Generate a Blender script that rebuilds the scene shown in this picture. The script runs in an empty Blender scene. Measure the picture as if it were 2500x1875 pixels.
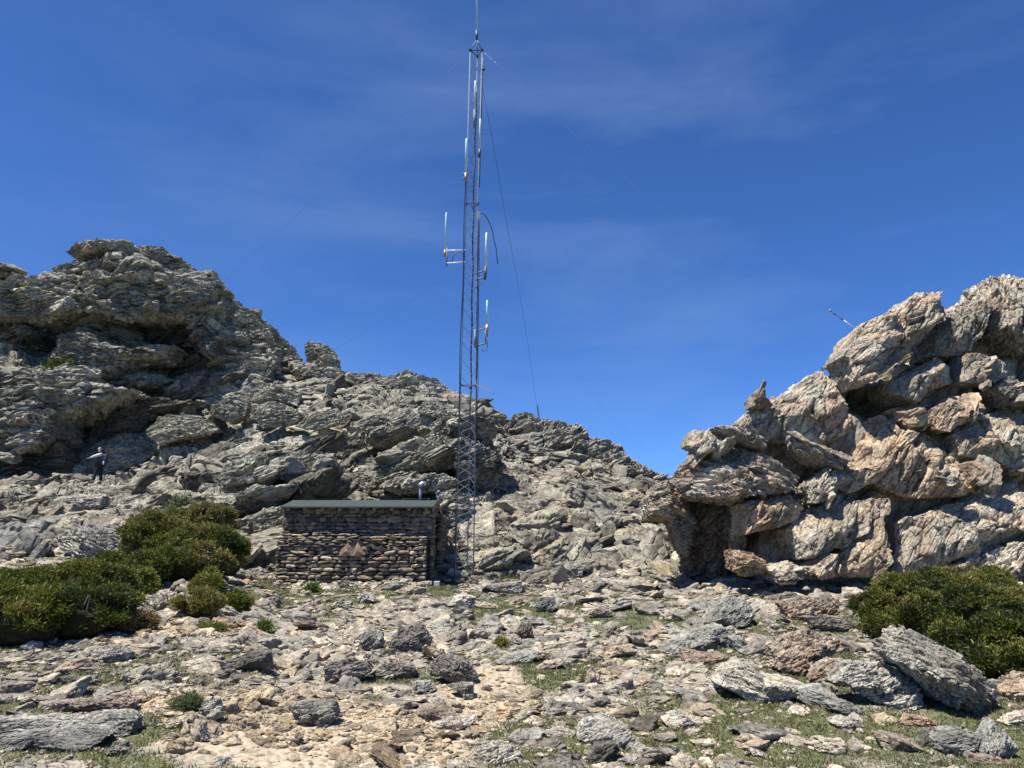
import bpy, math, random
import numpy as np
from mathutils import Vector, Matrix
R = math.radians
rng = np.random.default_rng(7)
random.seed(7)
sc = bpy.context.scene
COL = sc.collection
f32 = np.float32

# ------------------------------------------------------------------ camera, sky, sun, exposure
PITCH = 12.4
FPX = 1888.0                      # focal length in pixels of the 2500 px wide photograph
cam = bpy.data.cameras.new('camera'); camo = bpy.data.objects.new('camera', cam); COL.objects.link(camo)
cam.sensor_width = 36; cam.lens = 36 * FPX / 2500; cam.clip_start = .05; cam.clip_end = 3000
camo.location = (0, 0, 1.6); camo.rotation_euler = (R(90 + PITCH), 0, 0)
sc.camera = camo
SUN = Vector((-0.38, -0.20, 1.0)).normalized()       # towards the sun
sun_el = math.asin(SUN.z); sun_az = math.atan2(SUN.x, SUN.y)
w = bpy.data.worlds.new("World"); sc.world = w; w.use_nodes = True
nt = w.node_tree; nt.nodes.clear()
def N(nt, t, **k):
    n = nt.nodes.new(t)
    for a, b in k.items():
        if a in n.bl_rna.properties.keys(): setattr(n, a, b)
        else: n.inputs[a].default_value = b
    return n
sky = N(nt, 'ShaderNodeTexSky'); sky.sky_type = 'NISHITA'; sky.sun_disc = False
sky.sun_elevation = sun_el; sky.sun_rotation = sun_az; sky.altitude = 3200; sky.air_density = 1.0; sky.dust_density = .05; sky.ozone_density = 3.0
tc = N(nt, 'ShaderNodeTexCoord')
mp = N(nt, 'ShaderNodeMapping'); mp.inputs['Scale'].default_value = (1.0, 1.0, 3.6); mp.inputs['Rotation'].default_value = (0, R(9), 0)
nz = N(nt, 'ShaderNodeTexNoise', Scale=2.0, Detail=8.0, Roughness=.58, Distortion=.35)
nz2 = N(nt, 'ShaderNodeTexNoise', Scale=1.3, Detail=2.0)
cr = N(nt, 'ShaderNodeValToRGB'); cr.color_ramp.elements[0].position = .44; cr.color_ramp.elements[1].position = .84
cr2 = N(nt, 'ShaderNodeValToRGB'); cr2.color_ramp.elements[0].position = .36; cr2.color_ramp.elements[1].position = .66
mul = N(nt, 'ShaderNodeMath', operation='MULTIPLY'); mul2 = N(nt, 'ShaderNodeMath', operation='MULTIPLY'); mul2.inputs[1].default_value = .32
tint = N(nt, 'ShaderNodeMix', data_type='RGBA', blend_type='MULTIPLY'); tint.inputs[0].default_value = 1; tint.inputs[7].default_value = (.66, 1.10, 1.72, 1)
mixc = N(nt, 'ShaderNodeMix', data_type='RGBA'); mixc.inputs[7].default_value = (3.6, 5.4, 8.6, 1)
bg = N(nt, 'ShaderNodeBackground', Strength=.055); wo = N(nt, 'ShaderNodeOutputWorld')
L = nt.links.new
L(tc.outputs['Generated'], mp.inputs[0]); L(mp.outputs[0], nz.inputs[0]); L(tc.outputs['Generated'], nz2.inputs[0])
L(nz.outputs[0], cr.inputs[0]); L(nz2.outputs[0], cr2.inputs[0]); L(cr.outputs[0], mul.inputs[0]); L(cr2.outputs[0], mul.inputs[1])
L(mul.outputs[0], mul2.inputs[0]); L(sky.outputs[0], tint.inputs[6]); L(tint.outputs[2], mixc.inputs[6]); L(mul2.outputs[0], mixc.inputs[0])
L(mixc.outputs[2], bg.inputs[0]); L(bg.outputs[0], wo.inputs[0])
sl = bpy.data.lights.new('sun', 'SUN'); slo = bpy.data.objects.new('sun', sl); COL.objects.link(slo)
sl.energy = 5.0; sl.angle = R(.5); sl.color = (1.0, .945, .85)
slo.rotation_euler = SUN.to_track_quat('Z', 'Y').to_euler(); slo.location = (0, 0, 60)
sc.view_settings.view_transform = 'Standard'; sc.view_settings.look = 'None'; sc.view_settings.gamma = 1
sc.view_settings.use_curve_mapping = False; sc.view_settings.exposure = 0.84

# ------------------------------------------------------------------ helpers: pixels of the photo -> places
CT, ST = math.cos(R(PITCH)), math.sin(R(PITCH))
def ray(u, v):
    du, dv = (u - 1250) / FPX, (937.5 - v) / FPX
    d = np.array([du, CT - dv * ST, ST + dv * CT])
    return d / d[1]
def P(u, v, Y):
    d = ray(u, v); return np.array([d[0] * Y, Y, 1.6 + d[2] * Y])
FR = dict(A=(0, 560, 2.633), B=(560, 780, 2.633), C=(1600, 640, 2.458), D=(0, 1150, 2.288), E=(800, 1275, 2.602),
          F=(1600, 1240, 2.458), G=(1150, 950, 3.687), S=(0, 0, 1.0), O=(0, 0, .8848))
def src(fr, p):
    o = FR[fr]; return (o[0] + p[0] / o[2], o[1] + p[1] / o[2])

# ------------------------------------------------------------------ vectorised noise
TB = rng.random(32 ** 3).astype(f32) * 2 - 1
def vnoise(p):
    out = np.empty(len(p), f32)
    for s in range(0, len(p), 300000):
        q = p[s:s + 300000]; fl = np.floor(q); fr = (q - fl).astype(f32); fr = fr * fr * (3 - 2 * fr); i = fl.astype(np.int64) & 31
        j = (i + 1) & 31
        x0, y0, z0 = i[:, 0] * 1024, i[:, 1] * 32, i[:, 2]; x1, y1, z1 = j[:, 0] * 1024, j[:, 1] * 32, j[:, 2]
        fx, fy, fz = fr[:, 0], fr[:, 1], fr[:, 2]
        a = TB[x0 + y0 + z0] * (1 - fx) + TB[x1 + y0 + z0] * fx
        b = TB[x0 + y1 + z0] * (1 - fx) + TB[x1 + y1 + z0] * fx
        c = TB[x0 + y0 + z1] * (1 - fx) + TB[x1 + y0 + z1] * fx
        d = TB[x0 + y1 + z1] * (1 - fx) + TB[x1 + y1 + z1] * fx
        a = a * (1 - fy) + b * fy; c = c * (1 - fy) + d * fy
        out[s:s + 300000] = a * (1 - fz) + c * fz
    return out
def fbm(p, o=4, ridged=False):
    t = 0; a = 1.0; s = 0
    for k in range(o):
        n = vnoise(p * (2.03 ** k) + 7.3 * k)
        if ridged: n = 1 - 2 * np.abs(n)
        t = t + a * n; s += a; a *= .52
    return t / s
WS = rng.random((4096, 3)).astype(f32) * .9 - .45; WG = rng.normal(0, 1, (4096, 3)).astype(f32); WO = rng.random(4096).astype(f32) * 2 - 1
def blocks(p, grad=.5):
    """fractured rock: piecewise planar cells with gaps; returns (height, crack)"""
    H = np.empty(len(p), f32); C = np.empty(len(p), f32)
    for s in range(0, len(p), 200000):
        q = p[s:s + 200000].astype(f32); b = np.floor(q).astype(np.int64)
        F1 = np.full(len(q), 9., f32); F2 = F1.copy(); hh = np.zeros(len(q), f32)
        for dx in (0, 1):
            for dy in (0, 1):
                for dz in (0, 1):
                    c = b + (dx, dy, dz)
                    h = ((c[:, 0] * 73856093) ^ (c[:, 1] * 19349663) ^ (c[:, 2] * 83492791)) & 4095
                    r = q - (c + WS[h]); d = (r * r).sum(1)
                    val = WO[h] + grad * (r * WG[h]).sum(1)
                    m = d < F1
                    F2 = np.where(m, F1, np.minimum(F2, d)); F1 = np.where(m, d, F1); hh = np.where(m, val, hh)
        H[s:s + 200000] = hh; C[s:s + 200000] = np.exp(-(np.sqrt(F2) - np.sqrt(F1)) / .10)
    return H, C

def shingle(rc, per):
    """foliation ledges: each layer juts out at its lower edge and slopes back upwards"""
    xy = rc / np.array([per * 11, per * 9, per * 5]); s = rc[:, 2] / per + 1.3 * fbm(xy, 3) + .3 * vnoise(rc / (per * 1.3))
    fl = np.floor(s); f = s - fl; a = vnoise(np.stack([rc[:, 0] / (per * 6) + fl * 3.7, rc[:, 1] / (per * 4), fl * 7.31], 1))
    return (1 - f) * np.clip(.5 + 1.1 * a, 0, 1.2) - .3
# ------------------------------------------------------------------ mesh building from arrays
def mesh_from(name, V, F, tintc=None, rc=None, smooth=False, extra=None):
    """V (n,3), F (m,3|4)"""
    me = bpy.data.meshes.new(name); k = F.shape[1]
    me.vertices.add(len(V)); me.vertices.foreach_set('co', np.ascontiguousarray(V, f32).ravel())
    me.loops.add(F.size); me.loops.foreach_set('vertex_index', np.ascontiguousarray(F, np.int32).ravel())
    me.polygons.add(len(F)); me.polygons.foreach_set('loop_start', np.arange(0, F.size, k, dtype=np.int32))
    me.update(calc_edges=True)
    me.polygons.foreach_set('use_smooth', np.full(len(F), smooth))
    if tintc is not None:
        tintc = np.asarray(tintc, f32)
        if tintc.ndim == 1: tintc = np.tile(tintc, (len(V), 1))
        a = me.attributes.new('tint', 'FLOAT_COLOR', 'POINT'); c = np.ones((len(V), 4), f32); c[:, :3] = tintc; a.data.foreach_set('color', c.ravel())
    if rc is not None:
        a = me.attributes.new('rc', 'FLOAT_VECTOR', 'POINT'); a.data.foreach_set('vector', np.ascontiguousarray(rc, f32).ravel())
    if extra is not None:
        for nm, arr in extra.items():
            a = me.attributes.new(nm, 'FLOAT', 'POINT'); a.data.foreach_set('value', arr.astype(f32))
    return me
def link(me, name, mat=None, parent=None, loc=None):
    o = bpy.data.objects.new(name, me); COL.objects.link(o)
    if me is not None and mat is not None and not me.materials: me.materials.append(mat)
    if parent is not None: o.parent = parent
    if loc is not None: o.location = loc
    return o
def tag(o, label=None, cat=None, group=None, kind=None):
    if label: o['label'] = label
    if cat: o['category'] = cat
    if group: o['group'] = group
    if kind: o['kind'] = kind
    return o
_cs = {}
def csphere(n):
    """welded cube sphere: unit vectors and quads"""
    if n in _cs: return _cs[n]
    t = np.tan(np.linspace(-math.pi / 4, math.pi / 4, n + 1)); a, b = np.meshgrid(t, t, indexing='ij'); o = np.ones_like(a)
    fs = [(o, a, b), (-o, b, a), (b, o, a), (a, -o, b), (a, b, o), (b, a, -o)]
    V = np.concatenate([np.stack([x.ravel(), y.ravel(), z.ravel()], 1) for x, y, z in fs])
    i, j = np.meshgrid(np.arange(n), np.arange(n), indexing='ij'); k = (i * (n + 1) + j).ravel()
    q = np.stack([k, k + n + 1, k + n + 2, k + 1], 1); F = np.concatenate([q + m * (n + 1) ** 2 for m in range(6)])
    key = np.round(V * 1e5).astype(np.int64); _, idx, inv = np.unique(key, axis=0, return_index=True, return_inverse=True)
    V = V[idx]; F = inv.ravel()[F]; V = V / np.linalg.norm(V, axis=1, keepdims=True)
    _cs[n] = (V.astype(np.float64), F); return _cs[n]
def vnormals(V, F):
    a, b, c, d = V[F[:, 0]], V[F[:, 1]], V[F[:, 2]], V[F[:, -1]]
    n = np.cross(c - a, d - b); out = np.zeros_like(V)
    for k in range(F.shape[1]):
        for ax in range(3): out[:, ax] += np.bincount(F[:, k], n[:, ax], len(V))
    return out / (np.linalg.norm(out, axis=1, keepdims=True) + 1e-12)
class MB:
    """plain polygon collector for built things (boxes, tubes)"""
    def __init__(s): s.v = []; s.f = []
    def add(s, V, F):
        o = len(s.v); s.v += [tuple(map(float, p)) for p in V]; s.f += [tuple(i + o for i in q) for q in F]; return s
    def box(s, x0, x1, y0, y1, z0, z1):
        return s.add([(x0, y0, z0), (x1, y0, z0), (x1, y1, z0), (x0, y1, z0), (x0, y0, z1), (x1, y0, z1), (x1, y1, z1), (x0, y1, z1)],
                     [(0, 3, 2, 1), (4, 5, 6, 7), (0, 1, 5, 4), (1, 2, 6, 5), (2, 3, 7, 6), (3, 0, 4, 7)])
    def tube(s, pts, r, n=6, caps=True):
        pts = [Vector(p) for p in pts]; rr = r if isinstance(r, (list, tuple)) else [r] * len(pts); rings = []; prev = None
        V = []; F = []
        for i, p in enumerate(pts):
            t = (pts[min(i + 1, len(pts) - 1)] - pts[max(i - 1, 0)]).normalized()
            a = prev if prev is not None else (Vector((1, 0, 0)) if abs(t.x) < .8 else Vector((0, 0, 1)))
            u = (a - t * a.dot(t)).normalized(); prev = u; w_ = t.cross(u)
            for k in range(n):
                an = 2 * math.pi * k / n; V.append(p + (u * math.cos(an) + w_ * math.sin(an)) * rr[i])
        for i in range(len(pts) - 1):
            for k in range(n): F.append((i * n + k, i * n + (k + 1) % n, (i + 1) * n + (k + 1) % n, (i + 1) * n + k))
        if caps: F.append(tuple(range(n))[::-1]); F.append(tuple((len(pts) - 1) * n + k for k in range(n)))
        return s.add(V, F)
    def build(s, name, mat, parent=None, smooth=False):
        me = bpy.data.meshes.new(name); me.from_pydata(s.v, [], s.f); me.update()
        if smooth: me.polygons.foreach_set('use_smooth', [True] * len(me.polygons))
        return link(me, name, mat, parent)
def empty(name, loc):
    o = bpy.data.objects.new(name, None); COL.objects.link(o); o.location = loc; o.empty_display_size = .1; return o
def keep_world(o, par):
    o.parent = par; o.matrix_parent_inverse = Matrix.Translation(par.location).inverted(); return o
def part(mb, name, mat, par, smooth=False):
    o = mb.build(name, mat, None, smooth); return keep_world(o, par)

# ------------------------------------------------------------------ materials
def newmat(name):
    m = bpy.data.materials.new(name); m.use_nodes = True; nt = m.node_tree
    return m, nt, nt.nodes['Principled BSDF']
def ramp(nt, els, interp='LINEAR'):
    r = nt.nodes.new('ShaderNodeValToRGB'); r.color_ramp.interpolation = interp
    e = r.color_ramp.elements
    while len(e) < len(els): e.new(.5)
    for k, (p, c) in enumerate(els):
        e[k].position = p; e[k].color = (c, c, c, 1) if not isinstance(c, tuple) else (*c, 1)
    return r
def mixn(nt, a, b, fac, mode='MIX'):
    m = nt.nodes.new('ShaderNodeMix'); m.data_type = 'RGBA'; m.blend_type = mode
    for sock, val in ((0, fac), (6, a), (7, b)):
        if hasattr(val, 'links'): nt.links.new(val, m.inputs[sock])
        elif isinstance(val, tuple): m.inputs[sock].default_value = (*val, 1)
        else: m.inputs[sock].default_value = val
    return m.outputs[2]
def noise(nt, vec, scale, detail=4, rough=.6, mapping=None, dist=0):
    if mapping:
        mpn = nt.nodes.new('ShaderNodeMapping'); mpn.inputs['Scale'].default_value = mapping; nt.links.new(vec, mpn.inputs[0]); vec = mpn.outputs[0]
    n = nt.nodes.new('ShaderNodeTexNoise'); n.inputs['Scale'].default_value = scale; n.inputs['Detail'].default_value = detail
    n.inputs['Roughness'].default_value = rough; n.inputs['Distortion'].default_value = dist; nt.links.new(vec, n.inputs[0]); return n.outputs[0]
def rock_mat(name, ca, cb, cdark, lichen, lich_amt, stain=None, stain_amt=0., fs=1.0, bump=.7, bdist=.03, an=5.5):
    """fs: feature scale, 1 for big crags at tens of metres, larger for small stones"""
    m, nt, bs = newmat(name); Lk = nt.links.new
    at = nt.nodes.new('ShaderNodeAttribute'); at.attribute_name = 'rc'; v = at.outputs['Vector']
    ti = nt.nodes.new('ShaderNodeAttribute'); ti.attribute_name = 'tint'
    n1 = noise(nt, v, .9 * fs, 6, .68); r1 = ramp(nt, [(.38, 0.), (.60, 1.)]); Lk(n1, r1.inputs[0])
    col = mixn(nt, ca, cb, r1.outputs[0])
    if stain:
        n = noise(nt, v, .45 * fs, 5, .6, dist=.6); r = ramp(nt, [(.62 - .25 * stain_amt, 0.), (.74 - .2 * stain_amt, 1.)]); Lk(n, r.inputs[0])
        col = mixn(nt, col, stain, r.outputs[0])
    # lichen, pale green grey, blotchy
    n3 = noise(nt, v, 6 * fs, 5, .75); r3 = ramp(nt, [(.55 - .12 * lich_amt, 0.), (.60 - .08 * lich_amt, 1.)]); Lk(n3, r3.inputs[0])
    n3b = noise(nt, v, .6 * fs, 3, .5); r3b = ramp(nt, [(.4, 0.), (.6, .9)]); Lk(n3b, r3b.inputs[0])
    mm = nt.nodes.new('ShaderNodeMath'); mm.operation = 'MULTIPLY'; Lk(r3.outputs[0], mm.inputs[0]); Lk(r3b.outputs[0], mm.inputs[1])
    col = mixn(nt, col, lichen, mm.outputs[0])
    # weathered dark rind in patches, and dark foliation seams
    n5 = noise(nt, v, .33 * fs, 6, .62, (1, 1, 2.2), .8); r5 = ramp(nt, [(.36, .50), (.50, .88), (.66, 1.08)]); Lk(n5, r5.inputs[0]); col = mixn(nt, col, r5.outputs[0], 1., 'MULTIPLY')
    n2 = noise(nt, v, 2.4 * fs, 7, .78, (1, 1, an), 1.3); r2 = ramp(nt, [(.36, .22), (.45, .62), (.53, 1.), (.66, 1.16), (.78, .75)]); Lk(n2, r2.inputs[0])
    col = mixn(nt, col, r2.outputs[0], .95, 'MULTIPLY')
    # dark speckle lichen, thick in places
    n4 = noise(nt, v, 9 * fs, 5, .85); n4b = noise(nt, v, 1.1 * fs, 3, .6)
    ma = nt.nodes.new('ShaderNodeMath'); ma.operation = 'MULTIPLY_ADD'; ma.inputs[1].default_value = .45; Lk(n4b, ma.inputs[0]); Lk(n4, ma.inputs[2])
    r4 = ramp(nt, [(.645, 1.), (.70, 0.)]); Lk(ma.outputs[0], r4.inputs[0])
    col = mixn(nt, col, cdark, r4.outputs[0])
    col = mixn(nt, col, ti.outputs['Color'], 1., 'MULTIPLY')
    col = mixn(nt, col, (.84, .84, .84), 1., 'MULTIPLY')
    Lk(col, bs.inputs['Base Color']); bs.inputs['Roughness'].default_value = .88; bs.inputs['Specular IOR Level'].default_value = .25
    nb = noise(nt, v, 3.2 * fs, 8, .74, (1, 1, an * .9), .6); nb2 = noise(nt, v, 9 * fs, 6, .8)
    ad = nt.nodes.new('ShaderNodeMath'); ad.operation = 'MULTIPLY_ADD'; ad.inputs[1].default_value = .45; Lk(nb2, ad.inputs[0]); Lk(nb, ad.inputs[2])
    bp = nt.nodes.new('ShaderNodeBump'); bp.inputs['Strength'].default_value = bump; bp.inputs['Distance'].default_value = bdist; Lk(ad.outputs[0], bp.inputs['Height'])
    Lk(bp.outputs[0], bs.inputs['Normal'])
    return m
M_CRAG = rock_mat('grey_schist', (.47, .435, .36), (.70, .655, .54), (.12, .11, .09), (.66, .65, .47), .75, (.46, .36, .29), .2, 1.0, 1.0, .12)
M_PINK = rock_mat('pink_schist', (.54, .49, .41), (.74, .66, .54), (.19, .17, .14), (.62, .61, .49), .6, (.62, .44, .31), .65, 1.7, 1.0, .07, 1.8)
M_BOULD = rock_mat('boulder_schist', (.44, .405, .345), (.64, .59, .50), (.12, .11, .095), (.60, .60, .52), .5, (.48, .39, .32), .2, 3.4, .8, .025)
M_STONE = rock_mat('scree_stone', (.45, .405, .335), (.68, .615, .50), (.15, .135, .12), (.60, .59, .51), .3, (.50, .41, .33), .15, 6.0, .7, .012)
M_SLOPE = rock_mat('slope_stone', (.42, .385, .32), (.64, .595, .49), (.13, .12, .10), (.60, .61, .49), .6, (.50, .39, .32), .2, 2.4, .8, .04)
M_WALLST = rock_mat('wall_stone', (.31, .285, .25), (.47, .435, .37), (.10, .095, .085), (.45, .43, .36), .2, (.42, .33, .25), .2, 7.0, .8, .012)

def simple(name, col, rough=.6, metal=0., spec=.5, nscale=0, ncol=None, bump=0):
    m, nt, bs = newmat(name); bs.inputs['Roughness'].default_value = rough; bs.inputs['Metallic'].default_value = metal; bs.inputs['Specular IOR Level'].default_value = spec
    tcn = nt.nodes.new('ShaderNodeTexCoord'); n = noise(nt, tcn.outputs['Object'], nscale or 12, 4)
    r = ramp(nt, [(.35, tuple(c * .8 for c in col)), (.65, col)] if not ncol else [(.42, col), (.6, ncol)]); nt.links.new(n, r.inputs[0]); nt.links.new(mixn(nt, r.outputs[0], (.86, .86, .86), 1., 'MULTIPLY'), bs.inputs['Base Color'])
    if bump:
        b = nt.nodes.new('ShaderNodeBump'); b.inputs['Strength'].default_value = bump; b.inputs['Distance'].default_value = .01; nt.links.new(n, b.inputs['Height']); nt.links.new(b.outputs[0], bs.inputs['Normal'])
    return m
M_GALV = simple('galvanised_steel', (.24, .29, .36), .75, 0, .2)
M_DKSTEEL = simple('dark_weathered_steel', (.10, .115, .13), .55, .3)
M_ANT = simple('white_fibreglass', (.80, .88, .86), .35)
M_ANTB = simple('pale_blue_fibreglass', (.60, .88, .92), .35)
M_COPPER = simple('brass_clamp', (.55, .33, .17), .45, .5)
M_CABLE = simple('black_cable', (.018, .02, .025), .5)
M_WIRE = simple('wire_steel', (.07, .075, .08), .5, .5)
M_WIREL = simple('bright_wire_steel', (.55, .57, .6), .4, .4)
M_ROOF = simple('green_painted_sheet', (.042, .060, .047), .6, 0, .5, 3)
M_ROOFE = simple('pale_eave_trim', (.55, .68, .60), .4)
M_WOOD = simple('orange_brown_timber', (.30, .17, .075), .7, 0, .3, 8, (.42, .26, .12), .4)
M_MORT = simple('dark_mortar', (.07, .062, .055), .95, 0, .1, 20)
M_GAPSHADE = simple('gap_shade_grey', (.16, .145, .135), .8, 0, .2, 20)
M_DOORSHADE = simple('doorway_shade', (.02, .02, .022), .9)
M_CONC = simple('pale_concrete', (.55, .55, .52), .85, 0, .2, 30)
M_PANEL = simple('dark_glass_panel', (.015, .02, .035), .2)
M_CHROME = simple('bright_sheet_metal', (.72, .76, .80), .28, .8)
M_SKIN = simple('skin', (.45, .26, .18), .6); M_WHITE = simple('white_cloth', (.78, .78, .76), .85); M_DKCL = simple('black_cloth', (.015, .016, .02), .9)
M_NAVY = simple('navy_pack_cloth', (.02, .035, .075), .8); M_HAIR = simple('dark_hair', (.03, .02, .015), .6); M_GREYCL = simple('charcoal_cloth', (.05, .055, .06), .9)

def ground_mat():
    m, nt, bs = newmat('stony_ground'); Lk = nt.links.new
    at = nt.nodes.new('ShaderNodeAttribute'); at.attribute_name = 'rc'; v = at.outputs['Vector']
    g = nt.nodes.new('ShaderNodeAttribute'); g.attribute_name = 'grass'; s = nt.nodes.new('ShaderNodeAttribute'); s.attribute_name = 'sand'
    vo = nt.nodes.new('ShaderNodeTexVoronoi'); vo.inputs['Scale'].default_value = 26; Lk(v, vo.inputs[0])
    vo2 = nt.nodes.new('ShaderNodeTexVoronoi'); vo2.inputs['Scale'].default_value = 26; vo2.feature = 'DISTANCE_TO_EDGE'; Lk(v, vo2.inputs[0])
    sep = nt.nodes.new('ShaderNodeSeparateColor'); Lk(vo.outputs['Color'], sep.inputs[0])
    rs = ramp(nt, [(.0, (.30, .235, .155)), (.35, (.46, .375, .26)), (.7, (.58, .49, .36)), (1., (.46, .43, .37))]); Lk(sep.outputs[0], rs.inputs[0])
    rr = ramp(nt, [(.0, (.15, .135, .115)), (.4, (.27, .25, .215)), (.8, (.40, .375, .32)), (1., (.33, .28, .23))]); Lk(sep.outputs[1], rr.inputs[0])
    col = mixn(nt, rr.outputs[0], rs.outputs[0], s.outputs['Fac'])
    ed = ramp(nt, [(.0, .5), (.06, 1.)]); Lk(vo2.outputs[0], ed.inputs[0]); col = mixn(nt, col, ed.outputs[0], .6, 'MULTIPLY')
    ng = noise(nt, v, 30, 3, .7); rg = ramp(nt, [(.3, (.075, .085, .035)), (.55, (.14, .15, .07)), (.75, (.26, .22, .12))]); Lk(ng, rg.inputs[0])
    n5 = noise(nt, v, 5, 4, .7); mm = nt.nodes.new('ShaderNodeMath'); mm.operation = 'MULTIPLY_ADD'; mm.inputs[1].default_value = 1.6; Lk(n5, mm.inputs[0])
    mm2 = nt.nodes.new('ShaderNodeMath'); mm2.operation = 'MULTIPLY_ADD'; mm2.inputs[1].default_value = 2.2; mm2.inputs[2].default_value = -1.75; Lk(g.outputs['Fac'], mm2.inputs[0]); Lk(mm2.outputs[0], mm.inputs[2])
    mm.use_clamp = True
    col = mixn(nt, col, rg.outputs[0], mm.outputs[0])
    col = mixn(nt, col, (.84, .84, .84), 1., 'MULTIPLY')
    Lk(col, bs.inputs['Base Color']); bs.inputs['Roughness'].default_value = .95; bs.inputs['Specular IOR Level'].default_value = .15
    nb = noise(nt, v, 14, 6, .75)
    ad = nt.nodes.new('ShaderNodeMath'); ad.operation = 'MULTIPLY_ADD'; ad.inputs[1].default_value = .8; Lk(nb, ad.inputs[0]); Lk(sep.outputs[2], ad.inputs[2])
    bp = nt.nodes.new('ShaderNodeBump'); bp.inputs['Strength'].default_value = .8; bp.inputs['Distance'].default_value = .03; Lk(ad.outputs[0], bp.inputs['Height']); Lk(bp.outputs[0], bs.inputs['Normal'])
    return m
M_GROUND = ground_mat()
def leaf_mat(name, trans=.25):
    m, nt, bs = newmat(name); at = nt.nodes.new('ShaderNodeAttribute'); at.attribute_name = 'tint'
    nt.links.new(at.outputs['Color'], bs.inputs['Base Color']); bs.inputs['Roughness'].default_value = .6; bs.inputs['Specular IOR Level'].default_value = .3
    tr = nt.nodes.new('ShaderNodeBsdfTranslucent'); nt.links.new(at.outputs['Color'], tr.inputs[0]); mx = nt.nodes.new('ShaderNodeMixShader'); mx.inputs[0].default_value = trans
    out = nt.nodes['Material Output']; nt.links.new(bs.outputs[0], mx.inputs[1]); nt.links.new(tr.outputs[0], mx.inputs[2]); nt.links.new(mx.outputs[0], out.inputs[0]); return m
M_LEAF = leaf_mat('juniper_needles'); M_GRASS = leaf_mat('alpine_grass', .35); M_TWIG = simple('juniper_wood', (.13, .10, .075), .85)

# ------------------------------------------------------------------ terrain
# rows: distance Y, columns: azimuth x/Y from photo columns (2212-wide pixels)
TC = np.array([-2600, -500, 0, 250, 420, 560, 640, 800, 1000, 1200, 1350, 1450, 1560, 2212, 3000, 5000.])
TA = (TC - 1106) / 1670.5
TY = np.array([22, 26, 30, 36, 41, 46, 50, 54, 64, 90, 400.])
TZ = np.array([  # one row per column of TC
    [1.6, 2.2, 2.9, 4.0, 5.5, 7.0, 9.0, 9.5, 8, 2, -60],
    [1.6, 2.2, 2.9, 4.0, 5.3, 8.0, 12., 14., 12, 2, -60],
    [1.6, 2.4, 3.2, 4.3, 5.3, 8.0, 13., 15., 12, 2, -60],
    [1.6, 2.4, 3.3, 4.4, 5.4, 9.0, 14., 15., 12, 2, -60],
    [1.6, 2.6, 3.6, 5.0, 6.4, 10., 14., 15., 12, 2, -60],
    [1.2, 2.4, 3.8, 5.8, 7.6, 11., 14., 14., 11, 2, -60],
    [0.8, 2.1, 3.6, 5.9, 8.2, 11.2, 13.2, 13., 10, 2, -60],
    [0.8, 1.8, 3.4, 6.0, 8.6, 11.4, 12.8, 12.5, 9, 1, -60],
    [0.8, 2.0, 3.5, 5.9, 8.2, 10.4, 11.2, 10.8, 8, 0, -60],
    [0.8, 2.0, 3.3, 5.0, 6.5, 7.4, 7.6, 7.0, 5, 0, -60],
    [0.8, 1.9, 3.0, 4.4, 5.5, 6.0, 5.8, 5.2, 3, 0, -60],
    [0.8, 1.8, 2.7, 3.7, 4.4, 4.3, 3.8, 3.2, 1, -2, -60],
    [0.9, 1.7, 2.5, 3.4, 4.0, 4.2, 4.0, 3.4, 1, -3, -60],
    [1.1, 1.8, 2.5, 3.4, 4.0, 4.2, 4.0, 3.4, 1, -3, -60],
    [1.1, 1.8, 2.5, 3.4, 4.0, 4.2, 4.0, 3.4, 1, -3, -60],
    [1.1, 1.8, 2.5, 3.4, 4.0, 4.2, 4.0, 3.4, 1, -3, -60]])
def zg(x, y):
    x = np.atleast_1d(np.asarray(x, float)); y = np.atleast_1d(np.asarray(y, float))
    a = x / np.maximum(y, 3.); ci = np.clip(np.searchsorted(TA, a) - 1, 0, len(TA) - 2); cf = np.clip((a - TA[ci]) / (TA[ci + 1] - TA[ci]), 0, 1); cf = cf * cf * (3 - 2 * cf)
    yi = np.clip(np.searchsorted(TY, y) - 1, 0, len(TY) - 2); yf = np.clip((y - TY[yi]) / (TY[yi + 1] - TY[yi]), 0, 1)
    far = (TZ[ci, yi] * (1 - yf) + TZ[ci, yi + 1] * yf) * (1 - cf) + (TZ[ci + 1, yi] * (1 - yf) + TZ[ci + 1, yi + 1] * yf) * cf
    z22 = TZ[ci, 0] * (1 - cf) + TZ[ci + 1, 0] * cf
    near = z22 * (np.clip(y - 4, 0, 18) / 18) ** 1.15
    z = np.where(y < 22, near, far)
    p = np.stack([x, y, 0 * x], 1)
    z = z + .12 * fbm(p * .35, 3) * np.clip(y / 10, .4, 1.2) + .5 * fbm(p * .16 + 9, 3) * np.clip((y - 24) / 10, 0, 1) + .03 * fbm(p * 1.7, 2)
    return z
def hit(u, v, ymin=3., ymax=60.):
    d = ray(u, v); Y = np.arange(ymin, ymax, .04); z = 1.6 + d[2] * Y; g = zg(d[0] * Y, Y); k = np.nonzero(z <= g)[0]
    return Y[k[0]] if len(k) else ymax
sand_sp = [(330, 1365, 90, 18), (470, 1520, 130, 28), (620, 1560, 240, 42), (860, 1590, 170, 40), (720, 1625, 330, 40), (1060, 1490, 70, 60), (430, 1350, 80, 18), (1010, 1215, 50, 30)]
def photo_uv(x, y, z):
    zz = z - 1.6; dep = y * CT + zz * ST; return (1250 + FPX * x / dep) * .8848, (937.5 - FPX * (zz * CT - y * ST) / dep) * .8848
SP = []
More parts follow.
